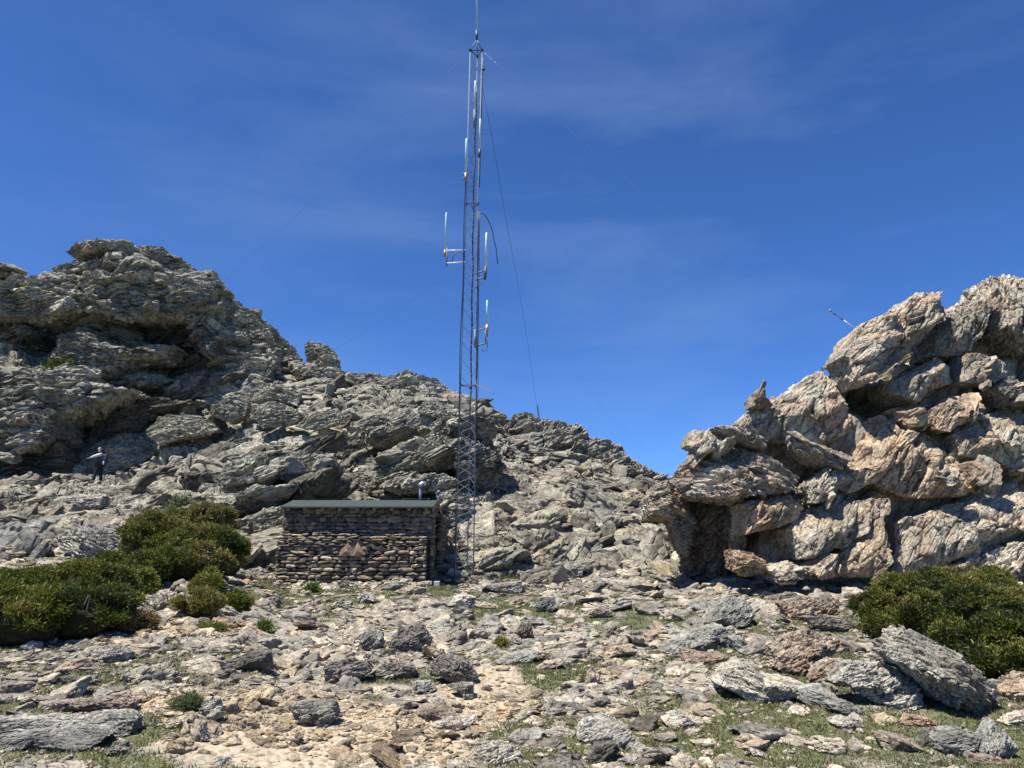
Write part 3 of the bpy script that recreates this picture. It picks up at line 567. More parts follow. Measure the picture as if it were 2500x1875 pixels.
# ------------------------------------------------------------------ boulders one can single out
RK = [
 # hillside
 ('A','l','pale lichen-covered boulder halfway up the slope right of the hiker',[(940,1300),(1000,1200),(1100,1170),(1250,1180),(1380,1230),(1430,1300),(1250,1340),(1050,1400),(980,1350)],42,.5,8),
 ('A','g','broken ledge rock just right of the hiker, pale and flaky',[(480,1450),(620,1330),(820,1290),(1000,1390),(1000,1440),(920,1530),(820,1560),(700,1600),(560,1620),(500,1520)],42.6,.5,12),
 ('A','g','grey angular boulder at the foot of the left crag, left one of a touching pair',[(1330,1180),(1440,1080),(1560,1040),(1600,1100),(1600,1200),(1500,1260),(1400,1220)],42,.3,8),
 ('A','g','dark-bottomed broad boulder at the foot of the left crag, right of a touching pair',[(1600,1180),(1700,1110),(1780,1100),(1900,1160),(1950,1200),(1850,1270),(1700,1290)],41.5,.2,5),
 ('A','l','blocky pale boulder above the touching pair below the left crag',[(1600,1020),(1700,980),(1850,1000),(1940,1060),(1930,1150),(1780,1100),(1620,1120)],43.5,.4,8),
 ('A','l','upright leaning finger of rock alone on the skyline between crag and ridge',[(1955,740),(1985,715),(2060,730),(2140,770),(2180,830),(2190,900),(2100,920),(1970,900)],50,.1,20),
 ('B','g','large grey boulder high on the slope above the hut roof, dark below',[(130,560),(250,515),(360,540),(470,600),(440,670),(300,700),(180,660)],38.5,.4,10),
 ('B','l','pale slanting boulder beside the large dark-bottomed boulder above the hut',[(440,660),(560,580),(700,565),(740,620),(700,680),(560,720),(450,700)],38,.4,25),
 ('B','g','rounded grey boulder on the slope left of the tower',[(1010,640),(1060,570),(1150,560),(1240,640),(1220,700),(1080,700)],38,.4,30),
 ('B','l','smooth pale slab lying on the slope high above the hut roof',[(820,670),(900,600),(960,570),(1020,580),(1020,690),(870,710)],39,.5,20),
 ('B','g','squat boulder on the skyline just left of the tower',[(1200,600),(1240,520),(1340,520),(1400,560),(1470,620),(1340,640)],41,.3,15),
 ('B','d','dark stone block standing beneath the ridge left of the tower',[(740,760),(860,740),(870,860),(820,970),(720,960)],36,.1,10),
 ('B','g','cracked boulder directly behind the middle of the hut roof',[(720,990),(860,975),(960,1050),(900,1140),(800,1170),(720,1170)],32,.3,18),
 ('B','l','low pale rock behind the vent pipe of the hut',[(920,1150),(1050,1100),(1200,1080),(1200,1170),(950,1175)],30.5,.4,10),
 ('G','g','dark perched boulder on the skyline right of the tower',[(345,290),(380,230),(480,200),(570,220),(585,300),(500,320),(400,320)],44,.1,12),
 ('G','l','long flat slab with a shaded lower face on the slope right of the tower',[(290,610),(470,640),(650,700),(745,760),(720,830),(600,870),(490,850),(470,740)],39,.5,-25),
 ('G','l','pale tilted plank-like slab low on the slope near the gap',[(1180,1150),(1240,1100),(1380,1160),(1500,1250),(1380,1275),(1250,1210)],34,.5,-25),
 ('G','l','pale green-grey lichened boulder beside the foot of the right crag',[(1560,1420),(1650,1360),(1800,1400),(1860,1500),(1820,1640),(1650,1600)],27,.5,-20),
 ('G','p','pinkish weathered slab in the middle of the slope right of the tower',[(850,1330),(900,1260),(1000,1270),(1090,1380),(980,1390),(870,1360)],30,.5,-15),
 ('G','d','dark flat stone beside the foot of the tall dark rock face right of the tower',[(20,1180),(180,1140),(270,1170),(200,1250),(60,1240)],31,.2,15),
 ('G','p','rounded pinkish boulder below the shoulder right of the tower',[(350,900),(430,860),(510,890),(500,960),(420,1000),(360,960)],36,.3,-10),
 ('D','l','rounded striped grey boulder at the left edge above the juniper',[(-20,340),(100,300),(250,275),(250,340),(190,395),(30,390)],None,.3,10),
 ('D','g','big grey folded rock directly behind the left juniper',[(310,380),(400,300),(600,285),(690,350),(690,470),(500,490),(380,450)],None,.4,-25),
 ('D','g','flat-topped grey block above the left juniper with a dark front',[(370,170),(430,140),(590,135),(585,210),(450,220)],None,.2,5),
 ('D','p','tan striped slab lying behind the left juniper',[(230,235),(330,190),(420,180),(430,235),(300,260)],None,.4,15),
 ('D','b','smooth blue-grey block on the slope above the upper juniper',[(1085,125),(1120,60),(1200,70),(1195,130)],None,.3,5),
 # left foreground
 ('D','g','long dark-ended layered slab in the lower left corner',[(-140,1385),(200,1365),(450,1370),(700,1335),(770,1380),(760,1465),(700,1485),(560,1500),(400,1470),(200,1440),(-140,1450)],None,.2,3),
 ('D','b','long smooth grey slab lying in front of the layered slab in the lower left corner',[(-140,1500),(200,1450),(400,1430),(560,1440),(640,1475),(500,1500),(250,1535),(-140,1555)],None,.8,4),
 ('D','p','craggy brown-grey rock right behind the long layered slab',[(240,1330),(300,1290),(560,1265),(680,1235),(750,1290),(740,1335),(560,1345),(300,1350)],None,.3,6),
 ('D','w','white pointed rock standing on sand beside a grey-green tuft',[(1105,1350),(1130,1290),(1180,1255),(1225,1265),(1250,1370),(1190,1415),(1130,1390)],None,.1,30),
 ('D','d','rounded charcoal boulder on the sandy patch',[(1630,1300),(1720,1275),(1870,1290),(1895,1360),(1860,1410),(1800,1430),(1660,1395)],None,.1,10),
 ('D','k','dark flat-bottomed rock lying in grass below the small conical juniper',[(1215,1070),(1290,1050),(1400,1005),(1505,1012),(1512,1070),(1480,1105),(1280,1115)],None,.1,10),
 ('D','g','rough dark-cracked rock in the grass below the left juniper',[(500,1025),(560,975),(640,980),(728,1010),(718,1065),(640,1078),(560,1055)],None,.2,10),
 ('D','d','low dark flaky rock ridge in the grass on the left',[(240,1185),(330,1145),(520,1145),(555,1170),(400,1200)],None,.2,4),
 ('D','l','pale rock at the foot of the left juniper',[(95,1005),(160,945),(220,955),(235,1005)],None,.3,10),
 ('D','l','upright pale stump-like stone on the sand near the bottom left',[(1070,1490),(1110,1400),(1150,1400),(1165,1500),(1110,1515)],None,.1,70),
 ('D','l','blocky pale stone near the bottom left edge of the sand',[(580,1565),(620,1515),(700,1512),(725,1570),(650,1595)],None,.2,10),
 ('D','p','small brown flat stone on the sand left of the white pointed rock',[(910,1412),(940,1388),(1030,1393),(1022,1428),(950,1434)],None,.2,5),
 ('D','p','tan angular stone on the sand below the charcoal boulder',[(1605,1525),(1660,1460),(1702,1468),(1695,1535)],None,.2,30),
 ('D','g','dark-faced stone at the bottom edge left of centre',[(1180,1660),(1200,1600),(1260,1598),(1340,1670),(1260,1690)],None,.2,10),
 ('D','l','pale broken block between the two junipers on the left',[(860,745),(920,690),(945,735),(885,785)],None,.2,40),
 ('D','l','white-grey slab resting between the left juniper and the conical juniper',[(760,700),(860,690),(900,740),(860,780),(780,760)],None,.4,-20),
 # in front of the hut
 ('E','p','long pink-tan slab in front of the hut door corner, upper one',[(430,435),(520,402),(640,418),(600,460),(480,462)],None,.3,3),
 ('E','l','grey flat stone in front of the hut wall left of the pink slab',[(325,425),(400,388),(500,398),(420,434)],None,.3,4),
 ('E','g','flat grey slab set in grass below the hut',[(105,662),(130,638),(300,650),(302,684),(140,684)],None,.6,2),
 ('E','w','rounded whitish boulder just below the hut door',[(760,530),(800,470),(860,448),(940,475),(930,540),(860,545)],None,.2,8),
 ('E','w','pale lichened boulder below the middle of the hut',[(180,480),(230,440),(300,450),(310,500),(220,520)],None,.3,8),
 ('E','l','small pale boulder at the foot of the hut left of the lichened one',[(40,520),(90,480),(160,500),(150,545),(80,555)],None,.3,8),
 # centre
 ('E','br','dark brown upright boulder standing on pale stones in the centre',[(1180,705),(1220,645),(1300,648),(1308,720),(1262,758)],None,.0,60),
 ('E','d','pointed grey boulder with a dark underside left of the path',[(620,925),(700,850),(790,838),(890,890),(965,980),(950,1045),(860,1035),(760,1000),(690,945)],None,.2,-25),
 ('E','d','smooth flat-topped dark stone tucked under the pointed grey boulder',[(745,1037),(850,1013),(925,1025),(932,1110),(890,1128),(830,1080)],None,.2,0),
 ('E','p','pink lozenge-shaped boulder at the edge of the sand',[(555,1200),(600,1162),(740,1158),(818,1212),(760,1252),(620,1265)],None,.5,0),
 ('E','l','long low grey slab in front of the pink lozenge boulder',[(640,1315),(660,1280),(800,1238),(940,1228),(930,1262),(830,1315),(700,1335)],None,.5,5),
 ('E','g','large rounded grey boulder near the bottom right of centre',[(1583,1370),(1590,1300),(1640,1243),(1800,1238),(1900,1298),(1995,1400),(1960,1442),(1820,1442),(1640,1415)],None,.3,20),
 ('E','k','dark craggy rock leaning against the rounded boulder near the bottom',[(1645,1485),(1700,1410),(1830,1388),(1862,1440),(1760,1524),(1660,1534)],None,.1,35),
 ('E','l','pale bluish rock with orange lichen cut off by the bottom edge',[(780,1620),(940,1458),(1080,1420),(1220,1468),(1320,1600),(1300,1700),(800,1700)],None,.5,20),
 ('E','p','pink-tan faceted boulder on the slope right of the path',[(1645,585),(1720,530),(1785,518),(1817,592),(1740,612)],None,.3,20),
 ('E','b','rounded blue-grey boulder on the slope right of the tower foot',[(1475,300),(1520,258),(1620,288),(1622,345),(1540,363)],None,.2,10),
 ('E','b','blue-grey faceted boulder above the path',[(1305,540),(1350,478),(1440,468),(1462,540),(1400,573)],None,.3,30),
 ('E','d','dark slanting stone below the blue-grey boulder by the tower',[(1640,445),(1650,425),(1740,358),(1792,390),(1700,455)],None,.2,40),
 ('E','br','small dark brown rock in the grass right of centre',[(1745,725),(1800,672),(1868,740),(1842,768)],None,.1,50),
 ('E','p','upright reddish rock standing in grass right of the path',[(1632,1040),(1640,950),(1680,918),(1742,980),(1722,1035)],None,.0,60),
 ('E','d','small dark stone lying against the upright reddish rock',[(1505,1088),(1620,1033),(1642,1062),(1540,1093)],None,.2,15),
 ('E','d','jumbled dark fractured rock in grass below the hut',[(375,800),(440,680),(600,645),(665,740),(642,802),(560,835),(400,835)],None,.2,20),
 ('E','d','dark purplish rock heap left of the pointed boulder',[(-20,910),(100,865),(240,878),(285,940),(160,1035),(-20,1035)],None,.2,10),
 ('E','d','dark flaky rock between the heap and the pointed boulder',[(265,965),(350,898),(520,888),(575,940),(540,1003),(330,985)],None,.2,15),
 ('E','g','squarish grey boulder beneath the pointed grey boulder',[(535,1062),(560,1008),(650,1008),(694,1060),(640,1094)],None,.2,10),
 ('E','b','grey streaked rock left of the jumbled dark rock',[(195,765),(260,685),(350,695),(362,785),(250,815)],None,.2,50),
 ('E','g','flat layered boulder at the foot of the tower',[(955,400),(1060,388),(1150,380),(1235,368),(1235,440),(1150,455),(1040,430)],None,.2,12),
 ('E','b','pale blue-grey stone in front of the dark brown upright boulder',[(1138,765),(1180,718),(1262,772),(1200,794)],None,.4,10),
 ('E','b','broad grey slab beside the path in the centre',[(1058,885),(1180,828),(1350,818),(1280,902),(1120,905)],None,.6,15),
 ('E','p','long brownish stone slab right of the grey slab by the path',[(1298,935),(1390,880),(1482,868),(1500,892),(1400,930)],None,.5,15),
 ('E','g','flat grey stone on the path near the bottom centre',[(1370,1330),(1450,1310),(1580,1330),(1560,1372),(1420,1378)],None,.8,3),
 # right foreground
 ('F','l','huge streaked boulder tilted downhill in front of the right juniper',[(1362,870),(1400,800),(1480,733),(1560,728),(1700,810),(1850,870),(1950,980),(2072,1100),(2062,1180),(2000,1262),(1920,1255),(1720,1180),(1590,1060),(1480,960)],None,.15,-38),
 ('F','b','long smooth grey slab at the foot of the right crag, lower one',[(-10,872),(100,800),(200,743),(400,698),(445,760),(420,842),(330,855),(170,833),(60,862)],None,.5,15),
 ('F','b','grey tilted slab behind the long smooth slab at the foot of the right crag',[(240,722),(330,618),(450,518),(560,558),(588,640),(520,702),(400,712)],None,.4,40),
 ('F','p','pink-grey block wedged below the right crag',[(738,568),(900,528),(1100,538),(1085,640),(900,692),(800,682)],None,.3,20),
 ('F','d','grey banded block under the pink-grey block by the right juniper',[(900,650),(1100,648),(1222,690),(1182,742),(1020,748),(930,702)],None,.2,10),
 ('F','p','flat pinkish slab in front of the long smooth grey slab',[(146,842),(200,848),(310,868),(442,888),(400,932),(300,944),(165,952)],None,.3,0),
 ('F','p','broad weathered pink boulder in the middle of the right boulder group',[(685,830),(780,778),(930,733),(1130,788),(1155,850),(1010,902),(900,995),(800,1005),(700,960)],None,.4,20),
 ('F','w','white and pink streaked slab at the left of the right boulder group',[(352,1052),(400,978),(520,918),(640,998),(875,1038),(862,1092),(690,1155),(560,1165),(480,1113)],None,.4,-20),
 ('F','p','pink-faced boulder in front of the broad weathered boulder',[(926,1022),(970,948),(1060,908),(1235,928),(1225,1032),(1060,1075),(950,1052)],None,.3,20),
 ('F','g','grey lichened boulder beside the shadow of the huge tilted boulder',[(1060,1052),(1180,930),(1400,928),(1500,998),(1564,1070),(1542,1175),(1420,1204),(1290,1163),(1200,1083)],None,.4,20),
 ('F','b','dark grey flat rock in grass below the right boulder group',[(846,1080),(1000,1058),(1084,1130),(1042,1184),(940,1195),(860,1153)],None,.4,-15),
 ('F','b','flat grey slab touching the dark grey flat rock in grass',[(1018,1170),(1150,1155),(1244,1220),(1150,1246),(1040,1204)],None,.5,-15),
 ('F','b','rounded blue-grey boulder near the bottom right corner',[(1676,1392),(1710,1330),(1800,1316),(1934,1348),(1945,1452),(1800,1494),(1690,1455)],None,.2,5),
 ('F','b','pointed grey boulder at the bottom right standing beside the rounded one',[(1916,1452),(1960,1358),(2030,1262),(2104,1340),(2154,1440),(2084,1504),(1950,1494)],None,.1,70),
 ('F','p','pinkish boulder at the right edge beside the huge tilted boulder',[(2080,1102),(2150,1020),(2230,985),(2380,1100),(2300,1170),(2110,1144)],None,.3,10),
 ('F','w','flat white slab at the right edge below the huge tilted boulder',[(2068,1292),(2150,1240),(2260,1225),(2360,1290),(2212,1315)],None,.5,5),
 ('F','k','dark upright stone left of the rounded blue-grey boulder',[(1588,1425),(1622,1338),(1700,1328),(1704,1402),(1640,1444)],None,.0,60),
 ('F','w','flat speckled pale slab in the grass near the left of the right foreground',[(38,1272),(80,1240),(150,1228),(262,1290),(222,1324),(70,1313)],None,.7,5),
 ('F','d','brown stone stuck behind the top of the huge tilted boulder',[(1500,705),(1530,658),(1632,636),(1634,742),(1550,735)],None,.1,30),
 ('F','d','dark angular stone between the grey slabs and the pink boulder',[(498,862),(600,810),(655,798),(694,832),(620,873),(550,884)],None,.2,20),
 ('F','b','narrow grey stone leaning next to the long smooth slab',[(438,772),(480,760),(530,772),(562,852),(480,864)],None,.2,-40),
 ('F','w','white rounded stone lying in the grass at the bottom',[(560,1460),(590,1440),(650,1460),(690,1500),(620,1505)],None,.5,0),
 ('F','w','cream flat stone right of the white rounded stone at the bottom',[(765,1470),(800,1456),(870,1462),(865,1482),(790,1488)],None,.5,0),
 ('F','p','pinkish rock cut off by the bottom edge near the right corner',[(1885,1540),(1920,1478),(2010,1490),(2100,1508),(2190,1570),(2100,1620),(1920,1600)],None,.3,5),
 ('F','p','pinkish rock in grass below the shadow of the huge tilted boulder',[(1470,1290),(1520,1240),(1640,1260),(1680,1300),(1560,1320)],None,.3,5),
 ('F','l','pale flat rock lying in grass under the flat grey slabs',[(1050,1290),(1120,1250),(1220,1265),(1250,1310),(1120,1330)],None,.5,5),
]
for fr, t, lab, pts, Y, lean, dip in RK:
    sm_ = any(w in lab for w in ('smooth', 'slab', 'flat', 'rounded', 'lozenge'))
    rock(fr, t, lab, pts, sh=.3 if sm_ else .55, rough=.7 if sm_ else 1.1, cuts=7 if sm_ else 14, clo=.72 if sm_ else .58, Y=Y, lean=lean, dip=dip, mat=(M_PINK if (t in 'po' and fr == 'F') else M_CRAG if (Y and Y > 29) else M_BOULD), res=.9)
FT = np.array(FOOT)

# ------------------------------------------------------------------ random scree: many single stones, the rest as stuff
def blocked(x, y, r=0.):
    m = (x > -6.35 - r) & (x < -2.2 + r) & (y > 21.6 - r) & (y < 26 + r)      # the hut
    return m
CT_ = np.array([[.92, .91, .88], [1.12, 1.09, 1.02], [1.34, 1.28, 1.15], [.62, .61, .60], [.80, .83, .86], [1.08, .95, .83], [.42, .40, .38], [1.26, 1.12, .92]])
def scatter(N0, y0, y1, smin, smax, al, keep=None, flat=1., cprob=None, tilt=.35):
    a = rng.uniform(-.84, .84, N0); N0 = len(a); y = np.sqrt(rng.uniform(y0 ** 2, y1 ** 2, N0)); x = a * y
    u = rng.random(N0); s = smin * (1 - u * (1 - (smin / smax) ** al)) ** (-1 / al)
    ok = ~blocked(x, y, .1); sm = sandmask(x, y)
    ok &= rng.random(N0) > (sm * .72 * np.clip((s - .03) / .08, 0, 1))
    clump = fbm(np.stack([x, y, 0 * x], 1) * .5 + 60, 3); ok &= rng.random(N0) < np.clip(.62 + 1.3 * clump + .35 * np.clip((y - 20) / 5, 0, 1), .1, 1)
    ok &= rng.random(N0) > .55 * np.clip((grassmask(x, y) - .42) * 4, 0, 1) * (y < 23) * (s < .22)
    if keep is not None: ok &= keep(x, y)
    x, y, s, sm = x[ok], y[ok], s[ok], sm[ok]; n = len(x)
    z = zg(x, y); e = .15; gx = (zg(x + e, y) - zg(x - e, y)) / (2 * e); gy = (zg(x, y + e) - zg(x, y - e)) / (2 * e)
    sa = np.arctan(np.hypot(gx, gy)) * .7; axs = np.arctan2(-gx, gy) ; axs = np.arctan2(gx * -1, gy)
    Rm = rotm(rng.uniform(0, 6.28, n), rng.uniform(0, 6.28, n), np.abs(rng.normal(0, tilt, n)))
    # lean with slope: rotate about horizontal axis perpendicular to the gradient
    Rs = rotm(np.zeros(n), np.arctan2(-gx, gy), sa) if n else Rm
    Rm = Rs @ Rm
    ct = CT_[rng.choice(8, n, p=cprob if cprob is not None else [.22, .2, .13, .13, .12, .1, .05, .05])] * rng.uniform(.85, 1.12, (n, 1))
    ct = np.where((sm > .5)[:, None], ct * np.array([1.08, 1.0, .88]), ct)
    ct = ct * np.where(y > 22, .84, .86)[:, None]
    return dict(x=x, y=y, z=z + s * .06, s=s, R=Rm, t=ct, var=rng.integers(0, NV, n), px=2 * s * 773 / y)
cp = [.24, .22, .16, .12, .12, .08, .03, .03]
sets = [scatter(31500, 5.0, 13, .026, .26, 1.25, tilt=.3, cprob=cp), scatter(34000, 11, 24, .04, .42, 1.25, tilt=.35, cprob=cp), scatter(29500, 21, 52, .10, 1.4, 1.25, tilt=.5, cprob=[.42, .20, .04, .16, .07, .05, .05, .01]),
        scatter(27000, 5., 11, .012, .035, 1.2, tilt=.5, cprob=[.1, .2, .25, .02, .08, .15, 0, .2]), scatter(7000, 23, 40, .1, .7, 1.4, keep=lambda x, y: np.abs(x / y - .1) < .25, tilt=.45)]
def strip(n, x0, x1, y0, y1, s0, s1):
    x, y, s = rng.uniform(x0, x1, n), rng.uniform(y0, y1, n), rng.uniform(s0, s1, n) ** 1.0
    return dict(x=x, y=y, z=zg(x, y) + rng.uniform(0, .10, n), s=s, R=rotm(rng.uniform(0, 6.28, n), rng.uniform(0, 6.28, n), np.abs(rng.normal(0, .25, n))), t=CT_[rng.choice(8, n, p=[.25, .25, .15, .1, .1, .1, 0, .05])], var=rng.integers(0, NV, n), px=2 * s * 773 / y)
sets += [strip(110, -6.9, -2.0, 21.1, 21.75, .07, .19), strip(40, -6.9, -6.4, 21.3, 23., .08, .25), strip(50, -2.1, -.4, 21.6, 24.5, .08, .28)]
ALL = {k: np.concatenate([s[k] for s in sets]) for k in sets[0]}
# singles: the ones largest in view
az = np.abs(ALL['x'] / ALL['y']); inview = az < .65
# keep randoms from swallowing the traced boulders or hiding the person
dmin = np.full(len(ALL['x']), 9.)
for fx, fy, fr_ in FT:
    dd = np.hypot(ALL['x'] - fx, ALL['y'] - fy) - fr_; front = (ALL['y'] < fy + .3) & (ALL['px'] > 14); dmin = np.where(front, np.minimum(dmin, dd), dmin)
kill = (dmin < ALL['s'] * .6)
uu, vv = photo_uv(ALL['x'], ALL['y'], ALL['z'])
kill |= (np.abs(uu - 215) < 45) & (vv > 985) & (vv < 1110) & (ALL['px'] > 10)
kill |= (uu > 560) & (uu < 1040) & (vv > 1180) & (vv < 1420) & (ALL['y'] > 17.5) & (ALL['y'] < 22.6) & (ALL['s'] > .2)
kill |= (np.abs(uu - 944) < 20) & (vv > 1235) & (vv < 1300) & (ALL['y'] < 21.8) & (ALL['px'] > 5)
kill |= (uu > 590) & (uu < 740) & (vv > 985) & (vv < 1090) & (ALL['y'] > 23) & (ALL['px'] > 8)
kill |= (uu > 1030) & (uu < 1100) & (vv > 930) & (vv < 1100) & (ALL['px'] > 9) & (ALL['y'] > 25)
ALL = {k: v[~kill] for k, v in ALL.items()}; inview = inview[~kill]
order = np.argsort(-np.where(inview, ALL['px'], 0)); single = order[:190]
ms = np.ones(len(order), bool); ms[single] = False
REG = lambda x, y: ('on the slope behind the hut' if y > 24 and x < -1 else 'on the slope right of the tower' if y > 24 else 'near the sandy path' if sandmask(np.array([x]), np.array([y]))[0] > .3 else 'in the grassy foreground left of the path' if x < 0 else 'in the grassy foreground right of the path')
CN = ['grey', 'pale grey', 'whitish', 'dark grey', 'blue-grey', 'pinkish tan', 'near-black', 'cream']
LM = []
for lab, f_ in zip([r_[2] for r_ in RK], FOOT):
    s_ = lab
    for w_ in (' halfway', ' just', ' at ', ' above ', ' in ', ' on ', ' with ', ' beside', ' lying', ' below', ' high', ' standing', ' beneath', ' behind', ' directly', ' low ', ' near', ' cut', ' tucked', ' left', ' right', ' against', ' between', ' under', ' tilted', ' leaning', ' wedged', ' resting', ' touching', ' stuck', ' alone', ','):
        k_ = s_.find(w_)
        if k_ > 8: s_ = s_[:k_]
    LM.append((f_[0], f_[1], ' '.join(s_.split()[:5])))
used_l = {}
def where(x, y):
    c = sorted(LM, key=lambda m: math.hypot(m[0] - x, (m[1] - y) * .8) / max(m[1], 6))
    for m in c[:9]:
        dx, dy = x - m[0], y - m[1]
        rel = ('to the right of' if dx > 0 else 'to the left of') if abs(dx) > abs(dy) else ('beyond' if dy > 0 else 'in front of')
        yield f'{rel} the {m[2]}'
for i in single:
    n = 14 if ALL['px'][i] < 32 else 22
    if ALL['px'][i] > 60 and ALL['s'][i] > .9: n = 22
    Vv, F, O = VAR[n]; v = int(ALL['var'][i]); key = (n, v); s = float(ALL['s'][i])
    tcol = ALL['t'][i]; ci = int(np.argmin(((CT_ - tcol) ** 2).sum(1)))
    Vl = (Vv[v] * s) @ ALL['R'][i].T; rcl = Vv[v] * s + O[v]
    me = mesh_from('loose_rock', Vl, F, tcol, rcl)
    o = link(me, 'loose_rock', M_SLOPE if ALL['y'][i] > 22 else M_BOULD, None, (ALL['x'][i], ALL['y'][i], ALL['z'][i]))
    rg = REG(ALL['x'][i], ALL['y'][i]); sz = 'large' if s > .5 else 'medium-sized' if s > .22 else 'small'
    fl_ = 'flat' if np.ptp(Vl[:, 2]) < .42 * np.ptp(Vl[:, 0]) else 'upright' if np.ptp(Vl[:, 2]) > .8 * np.ptp(Vl[:, 0]) else 'blocky'
    for wh in where(ALL['x'][i], ALL['y'][i]):
        lb = f'{sz} {fl_} {CN[ci]} rock {wh}'
        if lb not in used_l: break
    used_l[lb] = 1
    tag(o, lb, 'rock', 'loose rocks ' + rg)
binn = np.select([ALL['px'] < 2.2, ALL['px'] < 5, ALL['px'] < 10, ALL['px'] < 20, ALL['px'] < 40], [1, 2, 3, 5, 8], 14)
for far in (False, True):
    ps = []
    for n in (1, 2, 3, 5, 8, 14):
        idx = np.nonzero(ms & (binn == n) & (np.abs(ALL['x'] / ALL['y']) < .95) & ((ALL['y'] > 22) == far))[0]
        Vv, F, O = VAR[n]
        for s0 in range(0, len(idx), 4000):
            id_ = idx[s0:s0 + 4000]
            if not len(id_): continue
            base = Vv[ALL['var'][id_]] * ALL['s'][id_][:, None, None]; Vw = np.einsum('nij,nvj->nvi', ALL['R'][id_], base) + np.stack([ALL['x'][id_], ALL['y'][id_], ALL['z'][id_]], 1)[:, None, :]
            rcl = base + O[ALL['var'][id_]][:, None, :] + rng.random((len(id_), 1, 3)) * 9; nvv = Vv.shape[1]
            Fw = (F[None] + (np.arange(len(id_)) * nvv)[:, None, None]).reshape(-1, 4)
            ps.append((Vw.reshape(-1, 3), Fw, rcl.reshape(-1, 3), np.repeat(ALL['t'][id_], nvv, 0)))
    V, F, rc, T = join(ps)
    tag(link(mesh_from('scree', V, F, T, rc), 'scree', M_SLOPE if far else M_STONE), 'countless rock fragments and slabs covering the slope behind the hut' if far else 'countless loose flat stones and rubble strewn over the meadow and path', 'scree', kind='stuff')

# ------------------------------------------------------------------ stone hut
def stones_wall(x0, x1, z0, z1, y, rows, wr, dep, rnd, tints, axis='x', seed=1, n=5, jit=.25, proud=.5):
    """courses of irregular stones on a plane; axis 'x': wall faces -y; 'y': wall faces +x (x0,x1 are then y values)"""
    r = np.random.default_rng(seed); q, F = csphere(n); out = []; z = z0
    while z < z1 - .02:
        h = r.uniform(*rows); h = min(h, z1 - z); x = x0 + r.uniform(-.1, 0)
        while x < x1 - .02:
            wd = r.uniform(*wr); hh = h * r.uniform(.86, 1.12); cx = x + wd / 2; ex = min(cx + wd / 2, x1 + .015); sx = max(cx - wd / 2, x0 - .015); cx = (ex + sx) / 2; wd = ex - sx
            if wd < .06: x = ex + .01; continue
            pw = rnd; k_ = (np.abs(q) ** pw).sum(1) ** (-1 / pw); V = q * k_[:, None]
            for _ in range(5):
                nn = r.normal(0, 1, 3); nn /= np.linalg.norm(nn); hp = r.uniform(.75, 1.05); dd = V @ nn - hp; V = V - np.where(dd > 0, dd, 0)[:, None] * nn
            V = V + r.normal(0, .035, V.shape); tl = r.normal(0, .16)
            V = V * np.array([wd / 2 * 1.03, dep * r.uniform(.8, 1.2), hh / 2 * .98]); V[:, 2] += V[:, 0] * tl * .5
            off = np.array([cx, y - r.uniform(0, dep * proud), z + h / 2 + r.normal(0, .006)]); Vw = V + off
            if axis == 'y': Vw = np.stack([-(Vw[:, 1]), Vw[:, 0], Vw[:, 2]], 1)
            t = np.array(tints[r.integers(len(tints))]) * r.uniform(.75, 1.3); out.append((Vw, F, V + r.random(3) * 30, t)); x = ex + .008
        z += h
    return out
HX0, HX1 = float(P(690, 1300, 22.0)[0]), float(P(1054, 1300, 22.0)[0]); HY0, HY1 = 22.0, 25.6
ZB = float(P(900, 1440, 21.7)[2]) - .1; ZE = float(P(900, 1237, 21.75)[2])
hut = empty('stone_hut', ((HX0 + HX1) / 2, (HY0 + HY1) / 2, ZB)); tag(hut, 'small dry-stone hut with a green sheet roof and dark doorway on its right side', 'hut')
LW = [(.8, .75, .70), (1.2, 1.1, .96), (1.6, 1.42, 1.18), (.6, .57, .55), (1.4, 1.2, .98), (1.0, .84, .76), (2.2, 2.05, 1.8), (.95, .90, .84)]  # lower wall: pale tints carry part of the sunlight as well as cream stone
UW = [(.85, .80, .72), (.58, .56, .54), (1.1, .96, .82), (.45, .44, .43), (.92, .76, .62), (.7, .64, .56)]  # upper wall: tints darkened to carry part of the eave shade
ZM = float(P(900, 1310, 21.9)[2])
ws = stones_wall(HX0, HX1, ZM - .1, ZE + .02, HY0, (.05, .17), (.10, .42), .05, 4.5, UW, seed=3, n=6, proud=.3)
ws += stones_wall(HX0 - .06, HX1 - .12, ZB, ZM + .02, HY0 - .16, (.035, .12), (.10, .46), .12, 4.2, LW, seed=5, n=6, proud=.55)
ws += stones_wall(HX0 - .25, HX0 + 1.2, ZB - .05, ZB + .55, HY0 - .26, (.06, .12), (.14, .4), .14, 3.2, LW, seed=8, n=6, proud=.6)
for (a, b, h) in ((.15, .75, .05), (1.35, 2.1, .06), (2.9, 3.5, .05), (.9, 1.4, .1)):       # ragged top of the lower wall
    ws += stones_wall(HX0 + a, HX0 + b, ZM + .02, ZM + .02 + h, HY0 - .14, (.05, .07), (.14, .3), .10, 3.2, LW, seed=int(a * 10), n=5)
yd0, yd1 = HY0 + .55, HY0 + 1.35
side = stones_wall(HY0 - .02, yd0, ZB, ZE, -HX1, (.08, .18), (.15, .4), .05, 6, UW, axis='y', seed=11)
side += stones_wall(yd1, HY1, ZB, ZE - .1, -HX1 - .05, (.08, .18), (.15, .4), .10, 4, UW, axis='y', seed=12)
side += stones_wall(yd0, yd1, ZE - .2, ZE + .1, -HX1, (.1, .12), (.5, .8), .05, 6, UW, axis='y', seed=13)
side = [s for s in side]
V, F, rc, T = join(ws + side); o = link(mesh_from('wall', V, F, T, rc), 'wall', M_WALLST); keep_world(o, hut)
